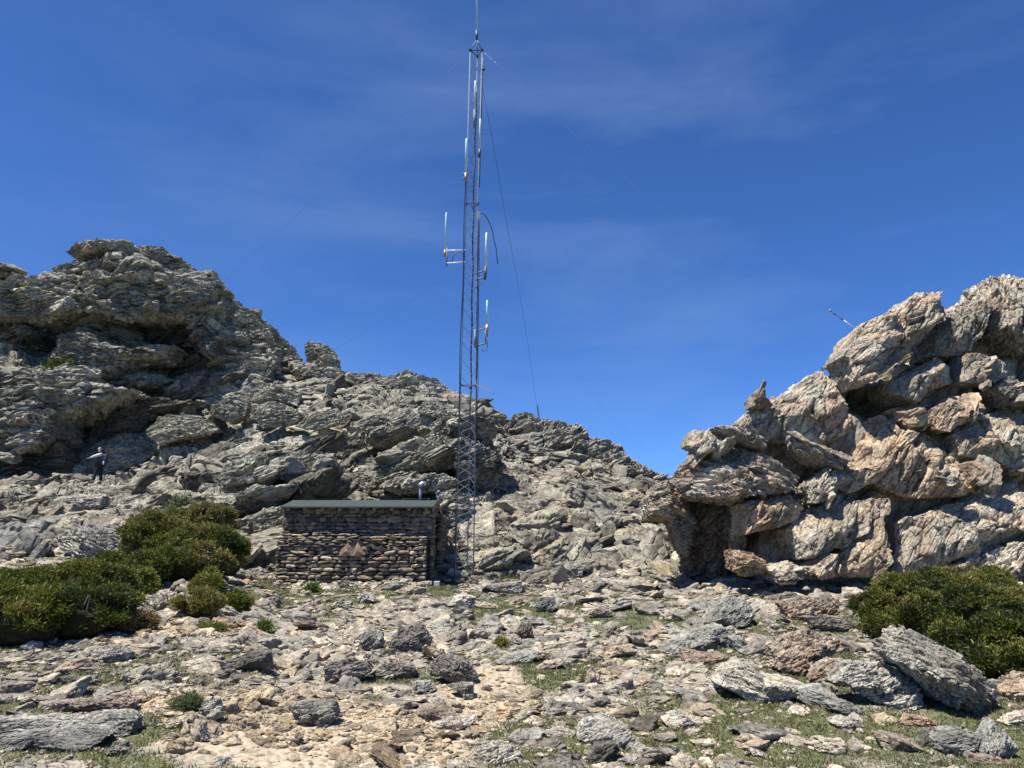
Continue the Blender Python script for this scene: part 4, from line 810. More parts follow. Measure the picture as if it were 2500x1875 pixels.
mb = MB(); mb.box(HX0 + .02, HX1 - .02, HY0 + .03, yd0, ZB - .3, ZE); mb.box(HX0 + .02, HX1 - .5, yd0, yd1, ZB - .3, ZE); mb.box(HX0 + .02, HX1 - .02, yd1, HY1, ZB - .3, ZE - .05)
mb.box(HX1 - .5, HX1 - .02, yd0, yd1, ZE - .18, ZE)
mb.box(HX0, HX1 - .16, HY0 - .14, HY0 + .028, ZB - .3, ZM - .03)
part(mb, 'mortar_core', M_MORT, hut)
mb = MB(); mb.box(HX1 - .46, HX1 - .42, yd0 + .02, yd1 - .02, ZB, ZE - .2); part(mb, 'door', M_DOORSHADE, hut)  # near-black slab stands in for the shade inside the open doorway
# pink wedge stones with the triangular gap, set in the lower wall
def wedge(pts, y, th, name, tint_):
    s = [src('S', (640 + p[0] / 3.95, 1140 + p[1] / 3.95)) for p in pts]; W = np.array([P(u, v, y) for u, v in s]); n = len(W); c = W.mean(0)
    c2 = c.copy(); c2[1] -= th * .4; Fq = []
    V = [tuple(p - [0, th, 0]) for p in W] + [tuple(p + [0, .2, 0]) for p in W] + [tuple(c2 - [0, th, 0])]
    F_ = [(i, (i + 1) % n, 2 * n) for i in range(n)] + [((i + 1) % n, i, n + i) for i in range(n)] + [((i + 1) % n, n + i, n + (i + 1) % n) for i in range(n)]
    V = np.array(V); me = mesh_from(name, V, np.array(F_), tint_, V * 1.0); o = link(me, name, M_WALLST); keep_world(o, hut); o['label'] = 'pinkish triangular stone set in the lower wall'
wedge([(745, 860), (755, 810), (830, 730), (885, 810), (880, 860)], HY0 - .33, .06, 'wedge_stone', (1.5, 1.15, .92))
wedge([(880, 860), (890, 800), (925, 725), (995, 850)], HY0 - .33, .06, 'wedge_stone', (1.6, 1.22, .98))
mb = MB(); W_ = [P(*src('S', (640 + a_ / 3.95, 1140 + b_ / 3.95)), HY0 - .30) for a_, b_ in ((830, 735), (925, 725), (882, 815))]
mb.add([tuple(p_) for p_ in W_] + [tuple(p_ + np.array([0, .2, 0])) for p_ in W_], [(0, 2, 1), (0, 1, 4, 3), (1, 2, 5, 4), (2, 0, 3, 5)]); part(mb, 'gap_shade', M_GAPSHADE, hut)  # dark triangle painted as the shadow in the gap
# roof: shallow gable, ridge parallel to the front
RX0, RX1 = float(P(684, 1235, 21.72)[0]), float(P(1054, 1235, 21.72)[0]) + .05
YF, YR, YB = 21.70, 22.95, 25.75
ZF, ZR, ZK = float(P(900, 1236.5, YF)[2]), float(P(900, 1221, YR)[2]), float(P(1087, 1285, YB)[2])
def sheet(x0, x1, ya, za, yb, zb, th):
    return [(x0, ya, za), (x1, ya, za), (x1, yb, zb), (x0, yb, zb), (x0, ya, za - th), (x1, ya, za - th), (x1, yb, zb - th), (x0, yb, zb - th)], [(0, 1, 2, 3), (7, 6, 5, 4), (0, 4, 5, 1), (1, 5, 6, 2), (2, 6, 7, 3), (3, 7, 4, 0)]
mb = MB(); mb.add(*sheet(RX0, RX1, YF, ZF, YR, ZR, .035)); mb.add(*sheet(RX0, RX1, YR + .002, ZR, YB, ZK, .035))
for i in range(0):
    x = RX0 + .12 + i * (RX1 - RX0 - .24) / 16; mb.add(*sheet(x - .012, x + .012, YF + .003, ZF + .018, YR, ZR + .018, .015))
roof = part(mb, 'roof', M_ROOF, hut)
mb = MB(); mb.box(RX0 + .0, RX0 + 1.62, YF - .012, YF - .003, ZF - .052, ZF - .016); mb.box(RX0 + 1.64, RX0 + 3.1, YF - .012, YF - .003, ZF - .058, ZF - .038); mb.box(RX0 + 3.12, RX1, YF - .012, YF - .003, ZF - .052, ZF - .034); o = mb.build('eave_trim', M_ROOFE); o.parent = roof; o.matrix_parent_inverse = Matrix.Translation(hut.location).inverted()
mb = MB()
for i in range(9): x = RX0 + .2 + i * (RX1 - RX0 - .4) / 8; mb.add(*sheet(x - .04, x + .04, YF + .04, ZF - .037, YR, ZR - .037, .08))
part(mb, 'rafters', M_WOOD, hut)
mb = MB(); mb.add(*sheet(RX1 - .01, RX1 + .03, YR - .1, ZR + .02, YB + .1, ZK - .05, .17)); mb.add(*sheet(RX1 - .04, RX1 - .008, YF + .1, ZF - .04, YR - .1, ZR - .04, .1)); part(mb, 'barge_board', M_WOOD, hut)
mb = MB(); mb.add([(HX1 - .03, YF + .35, ZE - .02), (HX1 - .03, YR, ZR - .06), (HX1 - .03, YB - .2, ZK - .05), (HX1 - .03, YB - .2, ZE - .1), (HX0, YF + .35, ZE - .02), (HX0, YR, ZR - .06), (HX0, YB - .2, ZK - .05), (HX0, YB - .2, ZE - .1)], [(0, 3, 2, 1), (4, 5, 6, 7)]); part(mb, 'gable', M_MORT, hut)
# cowl vent, small pipe cap, panel on the roof
pv = lambda u, v, Y: tuple(P(u, v, Y))
b0 = P(1026, 1221, 22.9); vent = empty('vent_cowl', tuple(b0)); tag(vent, 'shiny metal pipe with a hooded cowl standing on the hut roof', 'vent')
top = P(1027, 1188, 22.9)
mb = MB(); mb.tube([tuple(b0 - [0, 0, .1]), tuple(top)], .04, 12); part(mb, 'pipe', M_GALV, vent, True)
mb = MB(); ax = Vector((.95, 0, .32)).normalized(); c0 = Vector(P(1031, 1182, 22.86)); prof = [(-.12, .02), (-.115, .06), (-.07, .085), (0, .095), (.06, .085), (.11, .05), (.125, .01)]
mb.tube([tuple(c0 + ax * a) for a, _ in prof], [r_ * .85 for _, r_ in prof], 16); part(mb, 'cowl', M_CHROME, vent, True)
mb = MB(); c1 = c0 + ax * .03; mb.tube([tuple(c1 - ax * .012), tuple(c1 + ax * .012)], .088, 16); part(mb, 'cowl_band', M_DKSTEEL, vent, True)
b1 = P(1072, 1215, 23.1); pc = empty('flue_pipe', tuple(b1)); tag(pc, 'short grey flue pipe with a cap at the right end of the hut ridge', 'pipe')
mb = MB(); mb.tube([tuple(b1 - [0, 0, .15]), tuple(P(1071, 1203, 23.1))], .05, 10); part(mb, 'pipe', M_GALV, pc, True)
mb = MB(); mb.tube([tuple(P(1071, 1204, 23.1)), tuple(P(1071, 1197, 23.1))], [.075, .03], 12); part(mb, 'cap', M_GALV, pc, True)
sp = empty('solar_panel', pv(1010, 1219, 23.3)); tag(sp, 'low dark glass panel lying on the roof ridge beside the vent cowl', 'solar panel')
xa, xb = float(P(985, 1219, 23)[0]), float(P(1042, 1219, 23)[0])
mb = MB(); mb.add(*sheet(xa, xb, 22.97, ZR + .05, 23.6, ZR + .10, .02)); part(mb, 'panel', M_PANEL, sp)
mb = MB(); mb.add(*sheet(xa - .02, xa - .001, 22.96, ZR + .055, 23.6, ZR + .105, .06)); mb.add(*sheet(xb + .001, xb + .02, 22.96, ZR + .055, 23.6, ZR + .105, .06)); part(mb, 'frame', M_DKSTEEL, sp)
def cable(name, pts, r, mat, label, cat='cable', n=5):
    c = np.array(pts); mb = MB(); mb.tube([tuple(p) for p in c], r, n); o = mb.build(name, mat, None, True); tag(o, label, cat); return o
def arc(a, b, sag, k=10, side=0):
    a, b = np.array(a), np.array(b); return [a + (b - a) * t + np.array([side * 4 * t * (1 - t), 0, -sag * 4 * t * (1 - t)]) for t in np.linspace(0, 1, k)]
for j, (p0, p1, sg) in enumerate([((1040, 1185), (1072, 1212), .03), ((1036, 1188), (1066, 1214), .05), ((1072, 1212), (1090, 1262), -.04)]):
    cable('roof_cable', arc(P(*p0, 22.9), P(*p1, 23.0), sg), .008, M_CABLE, ['thin black cable slung from the vent cowl to the end of the ridge, upper one', 'thin black cable slung from the vent cowl to the end of the ridge, lower one', 'black cable hanging down the end of the hut roof'][j])
# white block by the door
q0 = P(1067, 1441, 21.75); mb = MB(); xx0, xx1 = float(P(1060, 1430, 21.75)[0]), float(P(1074, 1430, 21.75)[0]); zz1 = float(P(1067, 1419, 21.75)[2])
V8 = [(xx0 + .01, 21.66, q0[2] - .1), (xx1 - .015, 21.66, q0[2] - .1), (xx1 - .015, 21.82, q0[2] - .1), (xx0 + .01, 21.82, q0[2] - .1), (xx0, 21.65, zz1), (xx1, 21.65, zz1), (xx1, 21.83, zz1), (xx0, 21.83, zz1)]
mb.add(V8, [(0, 3, 2, 1), (4, 5, 6, 7), (0, 1, 5, 4), (1, 2, 6, 5), (2, 3, 7, 6), (3, 0, 4, 7)]); o = mb.build('marker_block', M_CONC); bv = o.modifiers.new('b', 'BEVEL'); bv.width = .012; tag(o, 'small whitish block standing at the foot of the hut doorway', 'block')

# ------------------------------------------------------------------ lattice tower
YT = 22.4
Lg = [[P(1110.7, 1432, YT), P(1124.4, 940, YT), P(1137.9, 497, YT), P(1148, 123, YT)],
      [P(1155.5, 1440, YT), P(1161.8, 940, YT), P(1166.6, 497, YT), P(1177, 123, YT)]]
mid = [[(a + b) / 2 * 1.0 for a, b in zip(Lg[0], Lg[1])][k] for k in range(4)]
Lb = []
for k, u in enumerate((1140, 1149.5, 1156, 1166)):
    wv = np.linalg.norm(Lg[1][k] - Lg[0][k]); v = (1434, 940, 497, 123)[k]; p = P(u, v, YT + wv * .85); p[2] = Lg[0][k][2]; Lb.append(p)
Lg.append(Lb)
tower = empty('lattice_tower', tuple(np.mean([l[0] for l in Lg], 0))); tag(tower, 'tall slim three-legged steel lattice mast beside the hut', 'tower')
def along(leg, t):     # t in 0..3
    k = min(int(t), 2); f = t - k; return leg[k] * (1 - f) + leg[k + 1] * f
for leg in Lg: mb = MB(); mb.tube([tuple(p) for p in leg], .0165, 8); part(mb, 'leg', M_GALV, tower, True)
NB = [24, 22, 22]
for k in range(3):
    for (a, b) in ((0, 1), (1, 2), (2, 0)):
        mb = MB(); n = NB[k]
        for i in range(n):
            t0, t1 = k + i / n, k + (i + 1) / n; s, e = (a, b) if i % 2 == 0 else (b, a)
            mb.tube([tuple(along(Lg[s], t0)), tuple(along(Lg[e], t1))], .0068, 5, False)
        part(mb, 'lattice_bracing', M_GALV, tower, True)
    if k:
        mb = MB()
        for j in range(3):
            mb.tube([tuple(Lg[j][k]), tuple(Lg[(j + 1) % 3][k])], .012, 5); p = Lg[j][k]; mb.tube([tuple(p - [0, 0, .03]), tuple(p + [0, 0, .03])], .042, 8)
        part(mb, 'joint_flange', M_DKSTEEL, tower)
apex = P(1164.5, 97, YT + .12); mb = MB()
for j in range(3): mb.tube([tuple(Lg[j][3]), tuple(apex)], .018, 7); 
part(mb, 'top_cone', M_GALV, tower, True)
mb = MB()
for j in range(3):
    p = Lg[j][3]; mb.tube([tuple(p - [0, 0, .06]), tuple(p + [0, 0, .02])], [.02, .055], 8); mb.tube([tuple(p), tuple(Lg[(j + 1) % 3][3])], .016, 5)
part(mb, 'top_plate', M_DKSTEEL, tower)
mb = MB(); pts = [along(Lg[1], t) + np.array([.03, -.03, 0]) for t in np.linspace(.75, 1.95, 20)]
for dx, r_ in ((0, .013), (.03, .010), (-.025, .010)): mb.tube([tuple(p + [dx + .008 * math.sin(i * 1.3 + dx * 90), 0, 0]) for i, p in enumerate(pts)], r_, 5)
part(mb, 'feeder_cables', M_CABLE, tower, True)
mb = MB(); pts = [along(Lg[0], t) + np.array([-.035 + .015 * math.sin(t * 9), -.02, 0]) for t in np.linspace(.0, 2.2, 34)]; mb.tube([tuple(p) for p in pts], .014, 5)
pts = [along(Lg[1], t) + np.array([.035, 0, 0]) for t in np.linspace(2.1, 2.95, 12)]; mb.tube([tuple(p) for p in pts], .014, 5)
pts = [along(Lg[2], t) + np.array([.015 * math.sin(t * 20), -.03, 0]) for t in np.linspace(.7, 2.75, 40)]; mb.tube([tuple(p) for p in pts], .022, 5)
part(mb, 'coax_cables', M_CABLE, tower, True)
mb = MB(); bp_ = np.mean([l[0] for l in Lg], 0)
for j in range(3): mb.tube([tuple(along(Lg[j], .12)), tuple(along(Lg[(j + 1) % 3], .12))], .012, 5)
part(mb, 'base_frame', M_DKSTEEL, tower)
def S(u, v, dy=0.): return P(u, v, YT + dy)
def whip(label, a, b, mat, r=.033, clamp=None, clampm=M_COPPER, arms=(), dy=0., cap=True, tail=None, loop=None, mount=None):
    base = S(*b, dy); o = empty('whip_antenna', tuple(base)); tag(o, label, 'antenna')
    A_, B_ = S(*a, dy), S(*b, dy); mb = MB(); mb.tube([tuple(B_), tuple(B_ + (A_ - B_) * .97), tuple(A_)], [r, r, r * .5], 10); part(mb, 'radome', mat, o, True)
    if clamp: mb = MB(); mb.tube([tuple(B_), tuple(S(*clamp, dy))], r * 1.15, 10); mb.tube([tuple(B_ + (S(*clamp, dy) - B_) * .5 + [-.05, 0, 0]), tuple(B_ + (S(*clamp, dy) - B_) * .5 + [.05, 0, 0])], .02, 6); part(mb, 'clamp', clampm, o, True)
    for p0, p1, m_ in arms: mb = MB(); mb.tube([tuple(S(*p0, dy)), tuple(S(*p1, 0.))], .026, 8); part(mb, 'bracket_arm', m_, o, True)
    if mount: mb = MB(); mb.tube([tuple(S(*mount[0], dy)), tuple(S(*mount[1], dy))], .024, 8); part(mb, 'mounting_pole', M_GALV, o, True)
    if loop: mb = MB(); mb.tube([tuple(S(*p, dy)) for p in loop], .011, 5); part(mb, 'coax_lead', M_CABLE, o, True)
    return o
whip('long pale blue whip antenna rising from the very top of the mast', (1165.5, -60), (1163.5, 75), M_ANTB, .034, (1164.5, 97), M_DKSTEEL)
whip('white stick antenna running up the middle of the mast, just below its top', (1160.8, 197), (1158.5, 268), M_ANT, .032, (1158, 312), M_GALV, dy=-.15)
whip('white stick antenna on the right leg of the mast in its top section', (1172.7, 290), (1171, 364), M_ANT, .034, (1170, 384), M_DKSTEEL, dy=-.1)
whip('pale blue stick antenna clamped by brass straight to the left leg of the mast', (1139, 338), (1137, 422), M_ANTB, .034, (1137, 442), M_COPPER, arms=(((1129, 425), (1142, 425), M_GALV), ((1129, 436), (1142, 436), M_GALV)), dy=-.1)
whip('pale blue antenna held out to the left by two white arms', (1090, 519), (1086.5, 610), M_ANTB, .03, (1086, 626), M_COPPER, arms=(((1091, 612), (1137, 611), M_ANT), ((1091, 643), (1136, 640), M_ANT)), mount=((1091, 605), (1090.5, 650)), loop=[(1104, 640), (1106, 627), (1113, 618), (1121, 615), (1130, 619), (1136, 628)], dy=-.05)
whip('white antenna held out right by two grey arms halfway up the mast', (1188, 568), (1186, 650), M_ANT, .036, (1184, 682), M_DKSTEEL, arms=(((1184, 661), (1162, 667), M_GALV), ((1183, 678), (1161, 682), M_GALV)), loop=[(1183, 680), (1178, 690), (1168, 697), (1163, 703)], dy=-.05)
whip('pale blue antenna with brass clamp, lowest on the right side of the mast', (1189.5, 733), (1189.5, 792), M_ANTB, .032, (1188.5, 815), M_COPPER, arms=(((1186, 801), (1161, 808), M_GALV), ((1186, 838), (1161, 845), M_GALV)), mount=((1186, 795), (1186, 840)), loop=[(1190, 815), (1190, 845), (1187, 856), (1180, 858), (1174, 850)], dy=-.05)
mb = MB(); mb.tube([tuple(S(1160, 806)), tuple(S(1160, 848))], .032, 8); part(mb, 'bracket_post', M_GALV, tower, True)
# small yagi
yg = empty('yagi_antenna', tuple(S(1162, 940))); tag(yg, 'small comb-like yagi antenna pointing right from the lower mast', 'antenna')
mb = MB(); a_, b_ = S(1160, 938, -.1), S(1198, 958, -.35); mb.tube([tuple(a_), tuple(b_)], .011, 6); part(mb, 'boom', M_GALV, yg)
for i in range(7):
    t = .12 + .88 * i / 6; c_ = a_ + (b_ - a_) * t; h_ = .19 - .011 * i; mb = MB(); mb.tube([tuple(c_ - [0, 0, h_ * .4]), tuple(c_ + [0, 0, h_])], .006, 5); part(mb, 'element', M_WIREL, yg)
# small side lamp / dark knob
kn = empty('side_fitting', tuple(S(1170, 170))); tag(kn, 'small dark round fitting sticking out near the top of the mast', 'fitting')
mb = MB(); mb.tube([tuple(S(1170, 170, -.1)), tuple(S(1180, 169, -.1))], .02, 6); part(mb, 'arm', M_GALV, kn)
mb = MB(); c_ = S(1181, 169, -.1); mb.tube([tuple(c_ + [x_, 0, 0]) for x_ in (-.04, -.02, .02, .04)], [.025, .05, .05, .025], 10); part(mb, 'knob', M_CABLE, kn, True)
cable('loose_cable', [S(*p, -.1) for p in [(1172, 519), (1180, 521), (1188, 531), (1197, 548), (1203, 568), (1207, 592), (1211, 606), (1213, 625), (1215, 644)]], .015, M_CABLE, 'loose black cable curling out into the air right of the mast')
cable('guy_wire', arc(Lg[0][3], P(15, 1158, 27), .25, 16), .0018, M_WIRE, 'long guy wire running down left from the top of the mast across the crag', 'wire')
cable('guy_wire', arc(Lg[0][1] + (Lg[0][2] - Lg[0][1]) * .65, P(380, 1122, 33), .15, 12), .002, M_WIRE, 'guy wire running down left from the middle of the mast', 'wire')
cable('guy_wire', [S(1178, 215), P(1200, 330, 24), P(1230, 505, 28), P(1262, 680, 34), P(1292, 860, 40), P(1313, 1012, 43.5)], .006, M_WIRE, 'dark cable dropping steeply from the upper mast to the ridge on the right', 'wire')
cable('guy_wire', arc(S(1180, 668), P(1604, 1130, 41), .2, 12), .0035, M_WIREL, 'pale guy wire running down right from the middle of the mast', 'wire')
cable('guy_wire', arc(Lg[1][3], P(2060, 868, 21.6), .25, 16), .0016, M_WIREL, 'faint pale guy wire running right from the top of the mast', 'wire')
mb = MB(); mb.tube([tuple(P(1312, 990, 43.6)), tuple(P(1322, 1068, 43.2))], .04, 6); o = mb.build('anchor_pole', M_DKSTEEL); tag(o, 'thin dark pole standing on the ridge where the steep cable ends', 'pole')
# leaning pole on the right crag
lp = empty('leaning_mast', pv(2092, 806, 24)); tag(lp, 'thin leaning pole with a small lamp-like tip poking up behind the right crag', 'pole')
a_, m1, b_ = P(2110, 818, 24), P(2060, 782, 24), P(2028, 760, 24)
mb = MB(); mb.tube([tuple(a_), tuple(m1)], .017, 7); part(mb, 'lower_pole', M_WIREL, lp, True)
mb = MB(); mb.tube([tuple(m1), tuple(b_)], .008, 6); part(mb, 'upper_rod', M_WIRE, lp, True)
for q_ in ((2038, 767), (2055, 779)): mb = MB(); c_ = P(*q_, 24); mb.tube([tuple(c_ - [.02, 0, -.013]), tuple(c_ + [.02, 0, -.013])], .03, 7); part(mb, 'joint', M_DKSTEEL, lp)
mb = MB(); c_ = P(2027, 758, 24); mb.tube([tuple(c_ - [0, 0, .03]), tuple(c_ + [0, 0, .0]), tuple(c_ + [0, 0, .04])], [.05, .05, .02], 10); part(mb, 'tip', M_GALV, lp, True)

# ------------------------------------------------------------------ hiker
HY = 39.2; hp_ = P(236, 1180, HY); person = empty('person', tuple(hp_)); tag(person, 'hiker in a white cap, white sleeves and dark clothes pointing left below the crag', 'person')
def skin_mesh(name, pts, edges, radii, mat, par, sub=2, root=0):
    me = bpy.data.meshes.new(name); me.from_pydata(pts, edges, []); o = link(me, name, mat); o.parent = par
    o.modifiers.new('skin', 'SKIN')
    sv = o.data.skin_vertices
    if not len(sv):
        import bmesh; bm_ = bmesh.new(); bm_.from_mesh(me); bm_.verts.layers.skin.verify(); bm_.to_mesh(me); bm_.free(); sv = me.skin_vertices
    for i, r_ in enumerate(radii): sv[0].data[i].radius = (r_ if isinstance(r_, tuple) else (r_, r_)); sv[0].data[i].use_root = (i == root)
    s_ = o.modifiers.new('sub', 'SUBSURF'); s_.levels = sub; s_.render_levels = sub; return o
# local: x right in the photo, y away, z up; feet at z 0, height ~1.78; faces left
J = [(0.05, 0, .95), (.09, 0, 1.12), (.10, 0, 1.33), (.08, 0, 1.46), (.03, 0, 1.55), (-.01, 0, 1.64), (.0, 0, 1.73),
     (.06, -.17, 1.42), (-.16, -.24, 1.33), (-.38, -.26, 1.25), (.09, .17, 1.42), (.02, .24, 1.18), (-.14, .2, 1.02),
     (.02, -.1, .9), (-.05, -.11, .5), (-.14, -.11, .08), (-.3, -.12, .04), (.07, .1, .9), (.10, .11, .5), (.12, .11, .08), (-.02, .12, .04)]
E_ = [(0, 1), (1, 2), (2, 3), (3, 4), (4, 5), (5, 6), (2, 7), (7, 8), (8, 9), (2, 10), (10, 11), (11, 12), (0, 13), (13, 14), (14, 15), (15, 16), (0, 17), (17, 18), (18, 19), (19, 20)]
Rd = [(.10, .12), (.09, .11), (.10, .13), .07, .06, .10, .075, .065, .045, .032, .065, .045, .032, .09, .06, .045, .035, .09, .06, .045, .035]
J += [(-.46, -.26, 1.225), (-.47, -.24, 1.22), (-.54, -.27, 1.20)]; E_ += [(9, 21)]; Rd += [(.035, .018)]; J = J[:22]; 
body = skin_mesh('body', J, E_, Rd, M_SKIN, person)
for k_, (dy_, ln) in enumerate(((-.03, .07), (-.01, .08), (.01, .085), (.03, .06))):
    skin_mesh('finger', [(-.45, -.26 + dy_, 1.226), (-.49, -.26 + dy_ * 1.1, 1.215), (-.49 - ln * .6, -.26 + dy_ * 1.2, 1.20)], [(0, 1), (1, 2)], [.009, .009, .007], M_SKIN, body, 1)
skin_mesh('thumb', [(-.42, -.28, 1.24), (-.45, -.30, 1.255), (-.48, -.31, 1.25)], [(0, 1), (1, 2)], [.011, .010, .008], M_SKIN, body, 1)
for k_, z_ in enumerate((.99, .97, .95, .965)):
    skin_mesh('finger', [(-.15, .17 + k_ * .02, 1.0), (-.18, .17 + k_ * .02, z_ - .02), (-.17, .17 + k_ * .02, z_ - .06)], [(0, 1), (1, 2)], [.009, .009, .007], M_SKIN, body, 1)
skin_mesh('nose', [(-.09, 0, 1.66), (-.125, 0, 1.635)], [(0, 1)], [.014, .012], M_SKIN, body, 1)
for s_ in (-1, 1):
    skin_mesh('ear', [(.005, s_ * .095, 1.67), (.01, s_ * .105, 1.63)], [(0, 1)], [.016, .013], M_SKIN, body, 1)
    skin_mesh('eye', [(-.092, s_ * .033, 1.665), (-.098, s_ * .033, 1.665)], [(0, 1)], [.011, .009], M_HAIR, body, 1)
skin_mesh('mouth', [(-.095, -.022, 1.6), (-.1, .022, 1.6)], [(0, 1)], [.006, .006], M_HAIR, body, 1)
skin_mesh('sleeves', [(.10, 0, 1.41), (.06, -.17, 1.43), (-.16, -.24, 1.34), (-.33, -.255, 1.27), (.09, .17, 1.43), (.02, .24, 1.19), (-.10, .21, 1.06)], [(0, 1), (1, 2), (2, 3), (0, 4), (4, 5), (5, 6)], [.09, .09, .066, .05, .09, .064, .05], M_WHITE, person)
skin_mesh('vest', [(.04, 0, .93), (.09, 0, 1.12), (.10, 0, 1.30), (.09, 0, 1.42)], [(0, 1), (1, 2), (2, 3)], [(.18, .21), (.18, .21), (.19, .22), (.12, .14)], M_GREYCL, person)
skin_mesh('trousers', [(.05, 0, .95), (.02, -.1, .88), (-.05, -.11, .5), (-.14, -.11, .12), (.07, .1, .88), (.10, .11, .5), (.12, .11, .12)], [(0, 1), (1, 2), (2, 3), (0, 4), (4, 5), (5, 6)], [(.15, .17), .115, .085, .07, .115, .085, .07], M_DKCL, person)
skin_mesh('boots', [(-.12, -.11, .1), (-.16, -.11, .04), (-.33, -.12, .035)], [(0, 1), (1, 2)], [.065, .06, .045], M_DKCL, person); skin_mesh('boots', [(.12, .11, .1), (.1, .11, .04), (-.06, .12, .035)], [(0, 1), (1, 2)], [.065, .06, .045], M_DKCL, person)
skin_mesh('hair', [(.03, 0, 1.72), (.075, 0, 1.66), (.07, 0, 1.58)], [(0, 1), (1, 2)], [.085, .07, .05], M_HAIR, person)
skin_mesh('cap', [(.01, 0, 1.76), (-.02, 0, 1.755), (-.13, 0, 1.715)], [(0, 1), (1, 2)], [(.105, .11), (.10, .10), (.045, .02)], M_WHITE, person)
bpk = empty('backpack', tuple(hp_ + np.array([.3, 0, 1.2]))); tag(bpk, 'navy backpack worn on the back of the hiker', 'backpack')
skin_mesh('pack_body', [(-.02, 0, -.25), (.0, 0, 0), (-.03, 0, .28)], [(0, 1), (1, 2)], [(.15, .15), (.14, .16), (.09, .12)], M_NAVY, bpk)
skin_mesh('strap', [(-.06, -.12, .24), (-.22, -.13, .27), (-.34, -.14, .12), (-.30, -.16, -.15)], [(0, 1), (1, 2), (2, 3)], [.022, .022, .022, .02], M_NAVY, bpk)
skin_mesh('bottle', [(.02, -.17, -.28), (.02, -.17, -.1)], [(0, 1)], [.04, .035], M_ANT, bpk)
person.rotation_euler = (0, 0, 0)

# ------------------------------------------------------------------ shrubs
def foliage(centres, radii, nclump, blades, ln, wd, cols, seed, zmin=None):
    """clumps of short needle sprays on the skins of overlapping mounds; centres (n,3), radii (n,3)"""
    r = np.random.default_rng(seed); C_ = []; Nn = []; vol = radii[:, 0] * radii[:, 1] + radii[:, 0] * radii[:, 2]; pr = vol / vol.sum()
    m = r.choice(len(centres), nclump * 3, p=pr); d = r.normal(0, 1, (len(m), 3)); d[:, 2] = np.abs(d[:, 2]) * 1.0 - .15; d /= np.linalg.norm(d, axis=1, keepdims=True)
    depth = 1 - .28 * r.random(len(m)) ** 2 + (r.random(len(m)) < .22) * r.uniform(0, .42, len(m)) ** 1.3
    lump = 1 + .22 * fbm(d * 2.3 + m[:, None] * 7.7, 3) ; c = centres[m] + d * radii[m] * (depth * lump)[:, None]
    inside = np.zeros(len(m), bool)
    for k in range(len(centres)):
        e = (((c - centres[k]) / radii[k]) ** 2).sum(1) < .5; e &= m != k; inside |= e
    g = zg(c[:, 0], c[:, 1]); ok = ~inside & (c[:, 2] > g - .05); hole = fbm(c * 3.4 + 5, 3); ok &= hole > -.2
    c, d = c[ok][:nclump], d[ok][:nclump]; n = len(c); cs = r.uniform(.7, 1.9, n)
    up = np.array([0, 0, .55]); ax = d + up; ax /= np.linalg.norm(ax, axis=1, keepdims=True)
    B = blades; bd = ax[:, None] * .75 + r.normal(0, .75, (n, B, 3)); bd /= np.linalg.norm(bd, axis=2, keepdims=True)
    org = c[:, None] + bd * (r.random((n, B, 1)) * ln * .6 * cs[:, None, None]) + r.normal(0, ln * .42, (n, B, 3)) * cs[:, None, None]
    sd = np.cross(bd, r.normal(0, 1, (n, B, 3))); sd /= np.linalg.norm(sd, axis=2, keepdims=True); l = ln * r.uniform(.5, 1.2, (n, B, 1)) * cs[:, None, None]; w_ = wd * r.uniform(.7, 1.3, (n, B, 1))
    p0 = org - sd * w_ * .6; p1 = org + sd * w_ * .6; p2 = org + bd * l * .6 + sd * w_; p3 = org + bd * l; p4 = org + bd * l * .6 - sd * w_
    V = np.stack([p0, p1, p2, p4], 2).reshape(-1, 3); nb = n * B; F = (np.arange(nb)[:, None] * 4 + np.array([0, 1, 2, 3])[None]); V2 = np.stack([p4, p2, p3], 2)
    # quad + tip: make quad p0 p1 p2 p4 and quad tip folded as p4 p2 p3 p3' (thin)
    tipv = np.stack([p4, p2, p3 + sd * w_ * .15, p3 - sd * w_ * .15], 2).reshape(-1, 3); Ft = F + len(V)
    cols = np.array(cols); cn = fbm(c * 1.3 + seed, 3) * 1.1 + .48 + r.normal(0, .16, n); cn = np.clip(cn, 0, .999) * (len(cols) - 1); ci = cn.astype(int); cf = (cn - ci)[:, None]
    cc = cols[ci] * (1 - cf) + cols[ci + 1] * cf; cc = cc[:, None] * 1.12 * r.uniform(.6, 1.4, (n, B, 1)); cc = np.repeat(cc.reshape(-1, 3), 4, 0)
    return np.concatenate([V, tipv]), np.concatenate([F, Ft]), np.concatenate([cc, cc])
